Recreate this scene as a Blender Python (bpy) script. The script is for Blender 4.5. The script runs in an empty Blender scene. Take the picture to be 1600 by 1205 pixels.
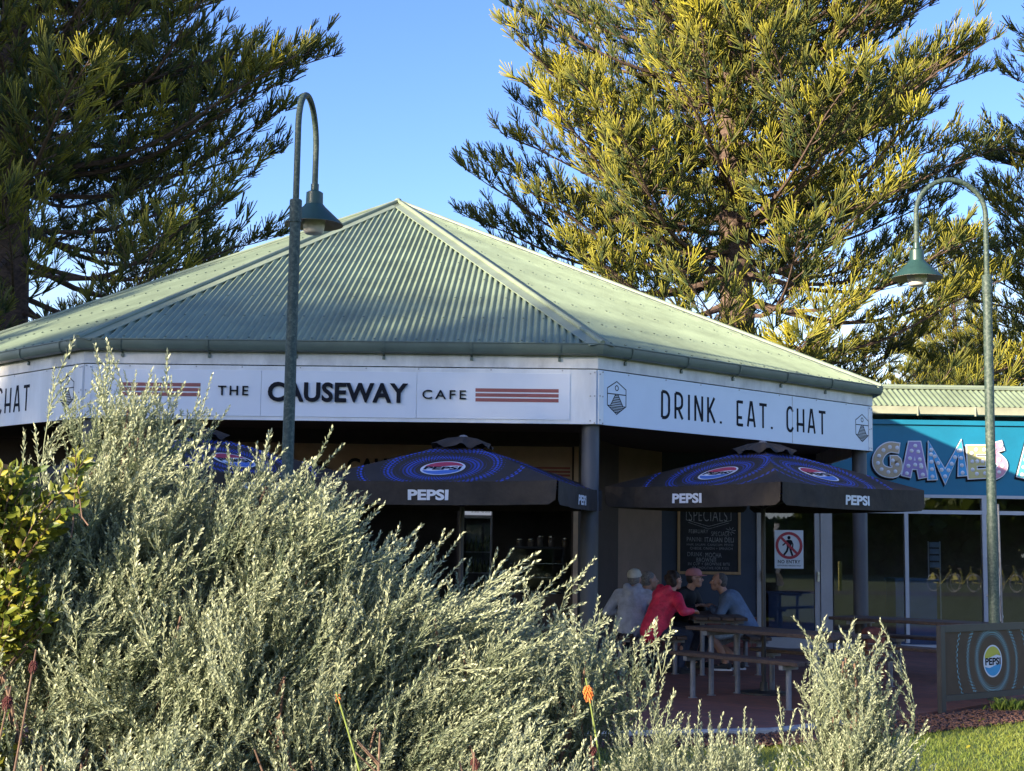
import bpy, bmesh, math, random
import numpy as np
from mathutils import Vector, Matrix

sc = bpy.context.scene
COL = sc.collection
R = math.radians

# ------------------------------------------------------------------ camera, light, exposure
F_PX, CAM_H, PITCH, ROLL = 2250.0, 1.62, math.atan(246.0 / 2250.0), math.radians(0.85)
cam_d = bpy.data.cameras.new('camera')
cam = bpy.data.objects.new('camera', cam_d)
COL.objects.link(cam)
cam.location = (0, 0, CAM_H)
cam.rotation_euler = (Matrix.Rotation(math.pi / 2 + PITCH, 3, 'X') @ Matrix.Rotation(ROLL, 3, 'Z')).to_euler()
cam_d.sensor_width = 36
cam_d.lens = F_PX / 1600 * 36
cam_d.clip_start = 0.1
cam_d.clip_end = 2000
sc.camera = cam

SUN_AZ, SUN_EL = 50.0, 14.5          # degrees to the left of straight behind the camera, elevation
world = bpy.data.worlds.new('World')
sc.world = world
world.use_nodes = True
wn = world.node_tree
sky = wn.nodes.new('ShaderNodeTexSky')
sky.sky_type = 'NISHITA'
sky.sun_disc = False
sky.sun_elevation = R(SUN_EL)
sky.sun_rotation = R(180 + SUN_AZ)
sky.air_density = 1.0
sky.dust_density = 0.6
sky.ozone_density = 3.0
hs = wn.nodes.new('ShaderNodeHueSaturation')
hs.inputs['Saturation'].default_value = 1.18
hs.inputs['Hue'].default_value = 0.523
wn.links.new(sky.outputs[0], hs.inputs['Color'])
# thin bank of pale cloud low over the horizon, the same all round
tc = wn.nodes.new('ShaderNodeTexCoord')
sep = wn.nodes.new('ShaderNodeSeparateXYZ')
wn.links.new(tc.outputs['Generated'], sep.inputs[0])
mp = wn.nodes.new('ShaderNodeMapping')
mp.inputs['Scale'].default_value = (3.0, 3.0, 11.0)
wn.links.new(tc.outputs['Generated'], mp.inputs[0])
nz = wn.nodes.new('ShaderNodeTexNoise')
nz.inputs['Scale'].default_value = 1.6
nz.inputs['Detail'].default_value = 5
wn.links.new(mp.outputs[0], nz.inputs['Vector'])
rz = wn.nodes.new('ShaderNodeMapRange')
rz.inputs['From Min'].default_value = 0.22
rz.inputs['From Max'].default_value = 0.06
wn.links.new(sep.outputs['Z'], rz.inputs['Value'])
rn = wn.nodes.new('ShaderNodeMapRange')
rn.inputs['From Min'].default_value = 0.33
rn.inputs['From Max'].default_value = 0.55
wn.links.new(nz.outputs[0], rn.inputs['Value'])
mu = wn.nodes.new('ShaderNodeMath')
mu.operation = 'MULTIPLY'
wn.links.new(rz.outputs[0], mu.inputs[0])
wn.links.new(rn.outputs[0], mu.inputs[1])
mu2 = wn.nodes.new('ShaderNodeMath')
mu2.operation = 'MULTIPLY'
mu2.inputs[1].default_value = 0.8
wn.links.new(mu.outputs[0], mu2.inputs[0])
mxw = wn.nodes.new('ShaderNodeMix')
mxw.data_type = 'RGBA'
wn.links.new(mu2.outputs[0], mxw.inputs['Factor'])
wn.links.new(hs.outputs[0], mxw.inputs['A'])
mxw.inputs['B'].default_value = (4.2, 4.7, 5.6, 1)
wn.links.new(mxw.outputs['Result'], wn.nodes['Background'].inputs['Color'])
wn.nodes['Background'].inputs['Strength'].default_value = 0.12

sun_d = bpy.data.lights.new('sun', 'SUN')
sun_d.energy = 4.9
sun_d.angle = R(0.55)
sun_d.color = (1.0, 0.86, 0.66)
sun = bpy.data.objects.new('sun', sun_d)
COL.objects.link(sun)
sun.location = (-30, -25, 30)
TO_SUN = Vector((-math.sin(R(SUN_AZ)) * math.cos(R(SUN_EL)), -math.cos(R(SUN_AZ)) * math.cos(R(SUN_EL)), math.sin(R(SUN_EL))))
sun.rotation_euler = TO_SUN.to_track_quat('Z', 'Y').to_euler()

sc.view_settings.view_transform = 'Standard'
sc.view_settings.look = 'None'
sc.view_settings.gamma = 1
sc.view_settings.use_curve_mapping = False
sc.view_settings.exposure = 1.68
sc.render.engine = 'CYCLES'
sc.cycles.use_denoising = True
sc.cycles.max_bounces = 6
sc.cycles.transparent_max_bounces = 8
sc.cycles.caustics_reflective = False
sc.cycles.caustics_refractive = False

# ------------------------------------------------------------------ small maths: rays from measured picture points to real planes
_s, _c = math.sin(PITCH), math.cos(PITCH)


def ray(px, py):
    x, y = (px - 800) / F_PX, (602.5 - py) / F_PX
    a, b = x * math.cos(ROLL) - y * math.sin(ROLL), x * math.sin(ROLL) + y * math.cos(ROLL)
    return np.array([a, -_s * b + _c, _c * b + _s])


EYE = np.array([0, 0, CAM_H])


def PZ(px, py, z):
    r = ray(px, py)
    return EYE + r * ((z - CAM_H) / r[2])


def PY(px, py, y):
    r = ray(px, py)
    return EYE + r * (y / r[1])


def PP(px, py, p0, n):
    r = ray(px, py)
    n = np.asarray(n, float)
    return EYE + r * (np.dot(np.asarray(p0) - EYE, n) / np.dot(r, n))


# ------------------------------------------------------------------ materials
def _mat(name):
    m = bpy.data.materials.new(name)
    m.use_nodes = True
    return m, m.node_tree, m.node_tree.nodes['Principled BSDF']


def M(name, rgb, rough=0.6, var=0.12, scale=6.0, bump=0.0, bscale=60.0, metal=0.0, spec=0.5, stretch=(1, 1, 1), rgb2=None, thr=(0.35, 0.65)):
    m, t, p = _mat(name)
    tx = t.nodes.new('ShaderNodeTexCoord')
    mp = t.nodes.new('ShaderNodeMapping')
    mp.inputs['Scale'].default_value = stretch
    t.links.new(tx.outputs['Object'], mp.inputs[0])
    n = t.nodes.new('ShaderNodeTexNoise')
    n.inputs['Scale'].default_value = scale
    n.inputs['Detail'].default_value = 6
    n.inputs['Roughness'].default_value = 0.65
    t.links.new(mp.outputs[0], n.inputs['Vector'])
    cr = t.nodes.new('ShaderNodeMapRange')
    cr.inputs['From Min'].default_value, cr.inputs['From Max'].default_value = thr
    t.links.new(n.outputs[0], cr.inputs['Value'])
    mx = t.nodes.new('ShaderNodeMix')
    mx.data_type = 'RGBA'
    t.links.new(cr.outputs[0], mx.inputs['Factor'])
    lo = [max(0, v * (1 - var)) for v in rgb]
    hi = [min(1, v * (1 + var)) for v in rgb] if rgb2 is None else rgb2
    mx.inputs['A'].default_value = (*lo, 1)
    mx.inputs['B'].default_value = (*hi, 1)
    t.links.new(mx.outputs['Result'], p.inputs['Base Color'])
    p.inputs['Roughness'].default_value = rough
    p.inputs['Metallic'].default_value = metal
    p.inputs['Specular IOR Level'].default_value = spec
    if bump:
        n2 = t.nodes.new('ShaderNodeTexNoise')
        n2.inputs['Scale'].default_value = bscale
        n2.inputs['Detail'].default_value = 4
        t.links.new(mp.outputs[0], n2.inputs['Vector'])
        b = t.nodes.new('ShaderNodeBump')
        b.inputs['Strength'].default_value = bump
        b.inputs['Distance'].default_value = 0.02
        t.links.new(n2.outputs[0], b.inputs['Height'])
        t.links.new(b.outputs[0], p.inputs['Normal'])
    return m


def leaf_mat(name, dark, light, trans=0.25, rough=0.55, back=None):
    """colour from the per-clump attribute 'tint' (kind of growth: 0 old, 1 young)"""
    m, t, p = _mat(name)
    a = t.nodes.new('ShaderNodeAttribute')
    a.attribute_name = 'tint'
    mx = t.nodes.new('ShaderNodeMix')
    mx.data_type = 'RGBA'
    mx.inputs['A'].default_value = (*dark, 1)
    mx.inputs['B'].default_value = (*light, 1)
    t.links.new(a.outputs['Fac'], mx.inputs['Factor'])
    t.links.new(mx.outputs['Result'], p.inputs['Base Color'])
    p.inputs['Roughness'].default_value = rough
    p.inputs['Specular IOR Level'].default_value = 0.3
    tr = t.nodes.new('ShaderNodeBsdfTranslucent')
    t.links.new(mx.outputs['Result'], tr.inputs['Color'])
    ms = t.nodes.new('ShaderNodeMixShader')
    ms.inputs[0].default_value = trans
    t.links.new(p.outputs[0], ms.inputs[1])
    t.links.new(tr.outputs[0], ms.inputs[2])
    t.links.new(ms.outputs[0], t.nodes['Material Output'].inputs['Surface'])
    return m


def glass_mat(name, tint=(0.82, 0.84, 0.85), refl=1.0):
    m, t, p = _mat(name)
    t.nodes.remove(p)
    g = t.nodes.new('ShaderNodeBsdfGlossy')
    g.inputs['Roughness'].default_value = 0.01
    g.inputs['Color'].default_value = (refl, refl, refl, 1)
    tr = t.nodes.new('ShaderNodeBsdfTransparent')
    tr.inputs['Color'].default_value = (*tint, 1)
    fr = t.nodes.new('ShaderNodeFresnel')
    fr.inputs['IOR'].default_value = 1.6
    ms = t.nodes.new('ShaderNodeMixShader')
    t.links.new(fr.outputs[0], ms.inputs[0])
    t.links.new(tr.outputs[0], ms.inputs[1])
    t.links.new(g.outputs[0], ms.inputs[2])
    t.links.new(ms.outputs[0], t.nodes['Material Output'].inputs['Surface'])
    return m


def lit_mat(name, rgb, strength):
    m, t, p = _mat(name)
    p.inputs['Base Color'].default_value = (*rgb, 1)
    p.inputs['Emission Color'].default_value = (*rgb, 1)
    p.inputs['Emission Strength'].default_value = strength
    return m


def mth(t, op, a, b=None, c=None):
    n = t.nodes.new('ShaderNodeMath')
    n.operation = op
    for i, v in enumerate((a, b, c)):
        if v is None:
            continue
        if isinstance(v, (int, float)):
            n.inputs[i].default_value = v
        else:
            t.links.new(v, n.inputs[i])
    return n.outputs[0]


def ring_mat(name, base, dot_a, dot_b, bands, nang=96, cell=0.03, sy=1.0, rough=0.7, swirl=6.0):
    """flat print: rings of small dots round the point (0,0) of the UV map (metres)"""
    m, t, p = _mat(name)
    uv = t.nodes.new('ShaderNodeUVMap')
    uv.uv_map = 'UVMap'
    sx = t.nodes.new('ShaderNodeSeparateXYZ')
    t.links.new(uv.outputs[0], sx.inputs[0])
    u, v = sx.outputs[0], mth(t, 'MULTIPLY', sx.outputs[1], sy)
    r = mth(t, 'SQRT', mth(t, 'ADD', mth(t, 'MULTIPLY', u, u), mth(t, 'MULTIPLY', v, v)))
    ang = mth(t, 'ARCTAN2', v, u)
    ri = mth(t, 'DIVIDE', r, cell)
    fr = mth(t, 'SUBTRACT', mth(t, 'FRACT', ri), 0.5)
    fl = mth(t, 'FLOOR', ri)
    aa = mth(t, 'ADD', mth(t, 'MULTIPLY', ang, nang / (2 * math.pi)), mth(t, 'MULTIPLY', fl, 0.5))
    fa = mth(t, 'SUBTRACT', mth(t, 'FRACT', mth(t, 'ADD', aa, 1000.0)), 0.5)
    wob = mth(t, 'MULTIPLY', mth(t, 'SINE', mth(t, 'MULTIPLY', ang, 2.0)), 0.015)
    rr = mth(t, 'ADD', r, wob)
    band = None
    for c0, wd in bands:
        g = mth(t, 'SUBTRACT', 1.0, mth(t, 'DIVIDE', mth(t, 'ABSOLUTE', mth(t, 'SUBTRACT', rr, c0)), wd))
        g = mth(t, 'MAXIMUM', g, 0.0)
        band = g if band is None else mth(t, 'MAXIMUM', band, g)
    size = mth(t, 'MULTIPLY', mth(t, 'POWER', band, 0.5), 0.38)
    d = mth(t, 'SQRT', mth(t, 'ADD', mth(t, 'MULTIPLY', fr, fr), mth(t, 'MULTIPLY', fa, fa)))
    on = mth(t, 'LESS_THAN', d, size)
    mx = t.nodes.new('ShaderNodeMix')
    mx.data_type = 'RGBA'
    t.links.new(band, mx.inputs['Factor'])
    mx.inputs['A'].default_value = (*dot_a, 1)
    mx.inputs['B'].default_value = (*dot_b, 1)
    nz = t.nodes.new('ShaderNodeTexNoise')
    nz.inputs['Scale'].default_value = 7
    nz.inputs['Detail'].default_value = 5
    tx = t.nodes.new('ShaderNodeTexCoord')
    t.links.new(tx.outputs['Object'], nz.inputs['Vector'])
    bx = t.nodes.new('ShaderNodeMix')
    bx.data_type = 'RGBA'
    t.links.new(nz.outputs[0], bx.inputs['Factor'])
    bx.inputs['A'].default_value = (*[c * 0.75 for c in base], 1)
    bx.inputs['B'].default_value = (*[c * 1.35 for c in base], 1)
    m2 = t.nodes.new('ShaderNodeMix')
    m2.data_type = 'RGBA'
    t.links.new(on, m2.inputs['Factor'])
    t.links.new(bx.outputs['Result'], m2.inputs['A'])
    t.links.new(mx.outputs['Result'], m2.inputs['B'])
    t.links.new(m2.outputs['Result'], p.inputs['Base Color'])
    p.inputs['Roughness'].default_value = rough
    p.inputs['Specular IOR Level'].default_value = 0.25
    return m


def brick_mat(name, c1, c2, mortar, scale, rough=0.85):
    m, t, p = _mat(name)
    tx = t.nodes.new('ShaderNodeTexCoord')
    mp = t.nodes.new('ShaderNodeMapping')
    mp.inputs['Scale'].default_value = (scale, scale, scale)
    mp.inputs['Rotation'].default_value = (0, 0, R(45))
    t.links.new(tx.outputs['Object'], mp.inputs[0])
    b = t.nodes.new('ShaderNodeTexBrick')
    b.inputs['Color1'].default_value = (*c1, 1)
    b.inputs['Color2'].default_value = (*c2, 1)
    b.inputs['Mortar'].default_value = (*mortar, 1)
    b.inputs['Scale'].default_value = 1.0
    b.inputs['Mortar Size'].default_value = 0.012
    t.links.new(mp.outputs[0], b.inputs['Vector'])
    n = t.nodes.new('ShaderNodeTexNoise')
    n.inputs['Scale'].default_value = 1.3
    n.inputs['Detail'].default_value = 8
    t.links.new(tx.outputs['Object'], n.inputs['Vector'])
    cr = t.nodes.new('ShaderNodeMapRange')
    cr.inputs['To Min'].default_value = 0.55
    cr.inputs['To Max'].default_value = 1.4
    t.links.new(n.outputs[0], cr.inputs['Value'])
    mx = t.nodes.new('ShaderNodeMix')
    mx.data_type = 'RGBA'
    mx.blend_type = 'MULTIPLY'
    mx.inputs['Factor'].default_value = 1
    t.links.new(b.outputs['Color'], mx.inputs['A'])
    t.links.new(cr.outputs[0], mx.inputs['B'])
    t.links.new(mx.outputs['Result'], p.inputs['Base Color'])
    p.inputs['Roughness'].default_value = rough
    bp = t.nodes.new('ShaderNodeBump')
    bp.inputs['Strength'].default_value = 0.4
    bp.inputs['Distance'].default_value = 0.01
    t.links.new(b.outputs['Fac'], bp.inputs['Height'])
    bp.invert = True
    t.links.new(bp.outputs[0], p.inputs['Normal'])
    return m


MT = dict(
    roof=M('roof steel', (0.205, 0.258, 0.168), 0.45, 0.17, 1.6, spec=0.4),
    cap=M('roof capping', (0.215, 0.26, 0.18), 0.45, 0.12, 3.0),
    gutter=M('gutter steel', (0.10, 0.135, 0.11), 0.4, 0.12, 3.0),
    gutter2=M('weathered gutter', (0.36, 0.37, 0.27), 0.5, 0.15, 3.0),
    white=M('white paint', (0.70, 0.695, 0.68), 0.5, 0.05, 2.2, rgb2=(0.81, 0.81, 0.80), stretch=(1.6, 1.6, 0.35), thr=(0.3, 0.6)),
    trim=M('weathered white trim', (0.70, 0.68, 0.65), 0.6, 0.2, 3.5, stretch=(1, 1, 0.5)),
    board=M('white sign board', (0.74, 0.76, 0.80), 0.35, 0.03, 1.5),
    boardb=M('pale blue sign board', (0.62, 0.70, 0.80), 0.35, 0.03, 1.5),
    rail=M('grey white rail', (0.45, 0.45, 0.45), 0.4, 0.06, 4),
    black=M('black lettering', (0.014, 0.015, 0.020), 0.8, 0.1, spec=0.15),
    stripe=M('brick red stripe', (0.30, 0.085, 0.075), 0.5, 0.06),
    beige=M('tan board', (0.50, 0.37, 0.27), 0.6, 0.08),
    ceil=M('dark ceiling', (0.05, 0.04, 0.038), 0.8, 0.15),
    column=M('grey column paint', (0.065, 0.067, 0.074), 0.55, 0.18, 5, stretch=(1, 1, 0.3)),
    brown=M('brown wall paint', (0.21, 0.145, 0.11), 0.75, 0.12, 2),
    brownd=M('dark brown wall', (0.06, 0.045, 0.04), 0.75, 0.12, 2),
    navy=M('navy wall paint', (0.042, 0.055, 0.082), 0.7, 0.12, 2),
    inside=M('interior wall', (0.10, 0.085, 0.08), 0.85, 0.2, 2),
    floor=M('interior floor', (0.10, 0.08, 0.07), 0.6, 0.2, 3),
    alu=M('grey aluminium frame', (0.40, 0.37, 0.35), 0.4, 0.06, 5),
    teal=M('teal fascia paint', (0.004, 0.15, 0.25), 0.5, 0.10, 1.2),
    oak=M('pale timber frame', (0.42, 0.25, 0.11), 0.6, 0.15, 20, stretch=(1, 1, 0.1)),
    chalkboard=M('chalkboard', (0.012, 0.012, 0.015), 0.75, 0.35, 5),
    chalk=M('chalk', (0.30, 0.30, 0.31), 0.95, 0.5, 40),
    signred=M('sign red', (0.42, 0.015, 0.035), 0.4, 0.05),
    signwhite=M('sign white', (0.72, 0.74, 0.76), 0.35, 0.03),
    timber=M('weathered table timber', (0.085, 0.054, 0.040), 0.75, 0.3, 25, 0.3, 90, stretch=(1, 1, 1)),
    steel=M('galvanised leg', (0.20, 0.20, 0.215), 0.5, 0.15, 12, metal=0.3),
    dark=M('black powder coat', (0.02, 0.02, 0.023), 0.45, 0.15),
    canvas=M('black canvas', (0.035, 0.027, 0.021), 0.85, 0.3, 5, 0.5, 7),
    pepsiblue=M('print blue', (0.06, 0.16, 0.48), 0.6, 0.04),
    pepsired=M('print red', (0.42, 0.03, 0.07), 0.6, 0.04),
    printwhite=M('print white', (0.70, 0.71, 0.74), 0.6, 0.03),
    printyellow=M('print yellow', (0.55, 0.50, 0.05), 0.6, 0.04),
    printcyan=M('print cyan', (0.03, 0.30, 0.55), 0.6, 0.04),
    lamp=M('green lamp paint', (0.022, 0.058, 0.048), 0.4, 0.15, 6),
    pole=M('weathered green pole', (0.028, 0.055, 0.043), 0.6, 0.2, 38, 0.2, 80, rgb2=(0.105, 0.135, 0.10), thr=(0.45, 0.7)),
    frost=M('frosted lamp lens', (0.60, 0.56, 0.52), 0.3, 0.06),
    shadein=M('lamp shade inside', (0.55, 0.45, 0.36), 0.6, 0.08),
    concrete=M('concrete edging', (0.40, 0.37, 0.33), 0.85, 0.2, 8, 0.2),
    paver=brick_mat('brick paving', (0.25, 0.085, 0.052), (0.18, 0.065, 0.043), (0.10, 0.075, 0.065), 2.2),
    brick=M('red brick', (0.22, 0.07, 0.052), 0.85, 0.25, 9, 0.3),
    mortar=M('mortar', (0.25, 0.21, 0.18), 0.9, 0.15, 12),
    lawn=M('lawn soil and thatch', (0.085, 0.13, 0.025), 0.9, 0.3, 4, 0.5, 40),
    dirt=M('garden soil', (0.06, 0.045, 0.035), 0.95, 0.35, 5, 0.6, 25),
    path=M('asphalt path', (0.07, 0.07, 0.07), 0.9, 0.2, 20, 0.2),
    mulch=M('bark mulch', (0.11, 0.055, 0.04), 0.9, 0.5, 30),
    bark=M('pine bark', (0.105, 0.068, 0.05), 0.9, 0.4, 9, 0.8, 20, stretch=(1, 1, 2.5)),
    twig=M('shrub twig', (0.15, 0.09, 0.06), 0.85, 0.3, 30),
    stem=M('silvery stem', (0.33, 0.33, 0.25), 0.8, 0.15, 30),
    greenstem=M('flower stem', (0.17, 0.22, 0.04), 0.6, 0.2, 20),
    orange=M('orange floret', (0.62, 0.17, 0.03), 0.6, 0.2, 60),
    deadred=M('withered red floret', (0.085, 0.018, 0.016), 0.8, 0.3, 60),
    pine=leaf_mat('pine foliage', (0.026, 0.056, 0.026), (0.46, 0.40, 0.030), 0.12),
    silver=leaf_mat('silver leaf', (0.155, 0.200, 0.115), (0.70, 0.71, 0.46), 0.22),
    green=leaf_mat('broad green leaf', (0.07, 0.12, 0.02), (0.34, 0.30, 0.03), 0.3, 0.4),
    grass=leaf_mat('grass blade', (0.10, 0.16, 0.025), (0.30, 0.32, 0.06), 0.3),
    glass=glass_mat('window glass'),
    lcd=lit_mat('backlit fridge header', (0.50, 0.54, 0.66), 0.16),
    tube=lit_mat('cabinet light tube', (1.0, 0.95, 0.80), 7.0),
    skin=M('skin', (0.52, 0.29, 0.21), 0.5, 0.08, 10),
    skin2=M('tanned skin', (0.45, 0.24, 0.165), 0.5, 0.08, 10),
    hairdark=M('dark brown hair', (0.03, 0.02, 0.017), 0.7, 0.3, 60),
    hairgrey=M('grey hair', (0.20, 0.19, 0.185), 0.7, 0.4, 50),
    haircrop=M('cropped grey brown hair', (0.085, 0.075, 0.07), 0.7, 0.4, 50),
    greyknit=M('grey hoodie fleece', (0.42, 0.44, 0.53), 0.9, 0.2, 8, 1.0, 16),
    redjacket=M('red jacket nylon', (0.80, 0.035, 0.10), 0.55, 0.22, 9, 1.0, 15),
    bluejumper=M('blue jumper knit', (0.125, 0.175, 0.26), 0.9, 0.2, 9, 1.0, 15),
    blacktop=M('black top', (0.012, 0.012, 0.014), 0.8, 0.2, 8),
    paleshirt=M('pale blue shirt', (0.25, 0.32, 0.42), 0.8, 0.1, 8),
    jeans=M('navy jeans', (0.03, 0.04, 0.07), 0.85, 0.2, 20),
    shorts=M('pale blue striped shorts', (0.34, 0.42, 0.50), 0.8, 0.25, 18, stretch=(3, 3, 0.3)),
    capwhite=M('off white cap cloth', (0.55, 0.53, 0.47), 0.8, 0.15, 14),
    cappink=M('dusty pink cap cloth', (0.48, 0.20, 0.21), 0.8, 0.1, 14),
    shoewhite=M('white shoe rubber', (0.66, 0.66, 0.66), 0.6, 0.05),
    shoeblack=M('black shoe mesh', (0.02, 0.02, 0.022), 0.7, 0.1),
    tan=M('tan letter face', (0.46, 0.35, 0.22), 0.5, 0.05, 3),
    purple=M('lilac letter face', (0.29, 0.22, 0.46), 0.5, 0.05, 3),
    sky_l=M('sky blue letter face', (0.05, 0.33, 0.62), 0.5, 0.05, 3),
    yellow_l=M('pale yellow letter face', (0.52, 0.46, 0.20), 0.5, 0.05, 3),
    pink_l=M('pink letter face', (0.55, 0.27, 0.36), 0.5, 0.05, 3),
    cyan_l=M('aqua letter face', (0.08, 0.50, 0.58), 0.5, 0.05, 3),
    bulb=M('printed bulb', (0.66, 0.66, 0.68), 0.4, 0.04),
    blueblind=M('blue counter front', (0.11, 0.18, 0.38), 0.6, 0.1, 3),
    chrome=M('machine steel', (0.45, 0.44, 0.40), 0.25, 0.1, 4, metal=0.8),
    bottle=M('green bottle', (0.10, 0.15, 0.05), 0.25, 0.5, 14, rgb2=(0.30, 0.30, 0.14)),
    foodwarm=M('baked food', (0.45, 0.30, 0.16), 0.7, 0.3, 20),
    jar=M('glass jar contents', (0.14, 0.12, 0.11), 0.2, 0.3, 20),
)
MT['canopy'] = ring_mat('printed canopy canvas', (0.034, 0.027, 0.022), (0.03, 0.05, 0.26), (0.04, 0.10, 0.55),
                        [(0.335, 0.095), (0.53, 0.075), (0.79, 0.045)], nang=70, cell=0.036, sy=1.0)
MT['banner'] = ring_mat('printed banner mesh', (0.095, 0.062, 0.036), (0.10, 0.28, 0.30), (0.24, 0.46, 0.48),
                        [(0.275, 0.05), (0.43, 0.035), (0.61, 0.022), (0.87, 0.018)], nang=76, cell=0.020, sy=0.92)


# ------------------------------------------------------------------ geometry collector
def rotz(a):
    return np.array([[math.cos(a), -math.sin(a), 0], [math.sin(a), math.cos(a), 0], [0, 0, 1]])


def basis(d):
    d = np.asarray(d, float)
    d = d / (np.linalg.norm(d) + 1e-12)
    a = np.array([0, 0, 1.0]) if abs(d[2]) < 0.9 else np.array([1.0, 0, 0])
    u = np.cross(a, d)
    u /= np.linalg.norm(u)
    return u, np.cross(d, u), d


class G:
    def __init__(self):
        self.v, self.f, self.m = [], [], []

    def add(self, vs, fs, mi=0):
        o = len(self.v)
        self.v.extend([tuple(map(float, p)) for p in vs])
        for f in fs:
            self.f.append(tuple(o + i for i in f))
            self.m.append(mi)
        return self

    def box(self, c, s, rot=None, mi=0):
        c, s = np.asarray(c, float), np.asarray(s, float) / 2
        vs = np.array([[x, y, z] for z in (-1, 1) for y in (-1, 1) for x in (-1, 1)], float) * s
        if rot is not None:
            vs = vs @ np.asarray(rot).T
        return self.add(vs + c, [(0, 2, 3, 1), (4, 5, 7, 6), (0, 1, 5, 4), (2, 6, 7, 3), (0, 4, 6, 2), (1, 3, 7, 5)], mi)

    def beam(self, p0, p1, w, h, up=(0, 0, 1), mi=0):
        """box between two points: w across, h along up"""
        p0, p1 = np.asarray(p0, float), np.asarray(p1, float)
        d = p1 - p0
        L = np.linalg.norm(d)
        d = d / L
        up = np.asarray(up, float)
        sd = np.cross(d, up)
        sd /= np.linalg.norm(sd)
        u2 = np.cross(sd, d)
        return self.box((p0 + p1) / 2, (L, w, h), np.stack([d, sd, u2], 1), mi)

    def tube(self, path, rad, n=10, cap=True, mi=0):
        path = [np.asarray(p, float) for p in path]
        k = len(path)
        if not hasattr(rad, '__len__'):
            rad = [rad] * k
        vs, fs = [], []
        u = None
        for i, p in enumerate(path):
            d = path[min(i + 1, k - 1)] - path[max(i - 1, 0)]
            d = d / (np.linalg.norm(d) + 1e-12)
            if u is None:
                u = basis(d)[0]
            u = u - d * np.dot(u, d)
            u /= np.linalg.norm(u) + 1e-12
            w = np.cross(d, u)
            for j in range(n):
                a = 2 * math.pi * j / n
                vs.append(p + rad[i] * (math.cos(a) * u + math.sin(a) * w))
        for i in range(k - 1):
            for j in range(n):
                fs.append((i * n + j, i * n + (j + 1) % n, (i + 1) * n + (j + 1) % n, (i + 1) * n + j))
        if cap:
            fs.append(tuple(range(n - 1, -1, -1)))
            fs.append(tuple((k - 1) * n + j for j in range(n)))
        return self.add(vs, fs, mi)

    def lathe(self, c, prof, n=24, axis=(0, 0, 1), mi=0, cap=False):
        c = np.asarray(c, float)
        u, w, d = basis(axis)
        vs, fs = [], []
        for r, z in prof:
            for j in range(n):
                a = 2 * math.pi * j / n
                vs.append(c + d * z + r * (math.cos(a) * u + math.sin(a) * w))
        for i in range(len(prof) - 1):
            for j in range(n):
                fs.append((i * n + j, i * n + (j + 1) % n, (i + 1) * n + (j + 1) % n, (i + 1) * n + j))
        if cap:
            fs.append(tuple(range(n - 1, -1, -1)))
            fs.append(tuple((len(prof) - 1) * n + j for j in range(n)))
        return self.add(vs, fs, mi)

    def ball(self, c, r, n=12, k=8, rot=None, mi=0):
        r = np.asarray(r if hasattr(r, '__len__') else (r, r, r), float)
        vs, fs = [], []
        for i in range(k + 1):
            t = math.pi * i / k
            for j in range(n):
                a = 2 * math.pi * j / n
                p = np.array([math.sin(t) * math.cos(a), math.sin(t) * math.sin(a), math.cos(t)]) * r
                vs.append((p @ np.asarray(rot).T if rot is not None else p) + np.asarray(c))
        for i in range(k):
            for j in range(n):
                fs.append((i * n + j, (i + 1) * n + j, (i + 1) * n + (j + 1) % n, i * n + (j + 1) % n))
        return self.add(vs, fs, mi)

    def prism(self, poly, o, r, u, d0, d1, mi=0):
        """extrude a 2-D outline on the plane (o; r right, u up) from depth d0 to d1 along r x u"""
        o, r, u = (np.asarray(q, float) for q in (o, r, u))
        n = np.cross(r, u)
        k = len(poly)
        a = [o + r * x + u * y + n * d0 for x, y in poly]
        b = [o + r * x + u * y + n * d1 for x, y in poly]
        fs = [tuple(range(k, 2 * k)), tuple(range(k - 1, -1, -1))]
        fs += [(i, (i + 1) % k, k + (i + 1) % k, k + i) for i in range(k)]
        return self.add(a + b, fs, mi)


ROOTM = {}


def link_mesh(name, me, parent=None):
    o = bpy.data.objects.new(name, me)
    COL.objects.link(o)
    if parent is not None:
        o.parent = parent
    return o


def root_m(p):
    while p is not None:
        if p.name in ROOTM:
            return ROOTM[p.name]
        p = p.parent
    return None


def obj(name, g, mats, parent=None, smooth=False, local=False, bevel=0.0, label=None, auto=None):
    me = bpy.data.meshes.new(name)
    vs = g.v
    mt = None if (parent is None or local) else root_m(parent)
    if mt is not None:
        inv = np.array(mt.inverted())
        a = np.asarray(vs)
        vs = (a @ inv[:3, :3].T + inv[:3, 3]).tolist()
    me.from_pydata(vs, [], g.f)
    if not isinstance(mats, (list, tuple)):
        mats = [mats]
    for q in mats:
        me.materials.append(q)
    if len(mats) > 1:
        me.polygons.foreach_set('material_index', g.m)
    if smooth:
        me.polygons.foreach_set('use_smooth', [True] * len(me.polygons))
    bm = bmesh.new()
    bm.from_mesh(me)
    bmesh.ops.recalc_face_normals(bm, faces=bm.faces)
    if smooth:
        for e in bm.edges:
            if len(e.link_faces) == 2 and e.calc_face_angle(0) > R(40):
                e.smooth = False
    if bevel:
        bmesh.ops.bevel(bm, geom=list(bm.edges), offset=bevel, segments=1, affect='EDGES', clamp_overlap=True)
    bm.to_mesh(me)
    bm.free()
    me.update()
    o = link_mesh(name, me, parent)
    if label:
        o['label'] = label
    return o


def thing(name, label, cat, loc=(0, 0, 0), rz=0.0, group=None):
    o = bpy.data.objects.new(name, None)
    COL.objects.link(o)
    o.empty_display_size = 0.2
    o.location = loc
    o.rotation_euler = (0, 0, rz)
    ROOTM[o.name] = Matrix.Translation(Vector(loc)) @ Matrix.Rotation(rz, 4, 'Z')
    o['label'] = label
    o['category'] = cat
    if group:
        o['group'] = group
    return o


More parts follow.
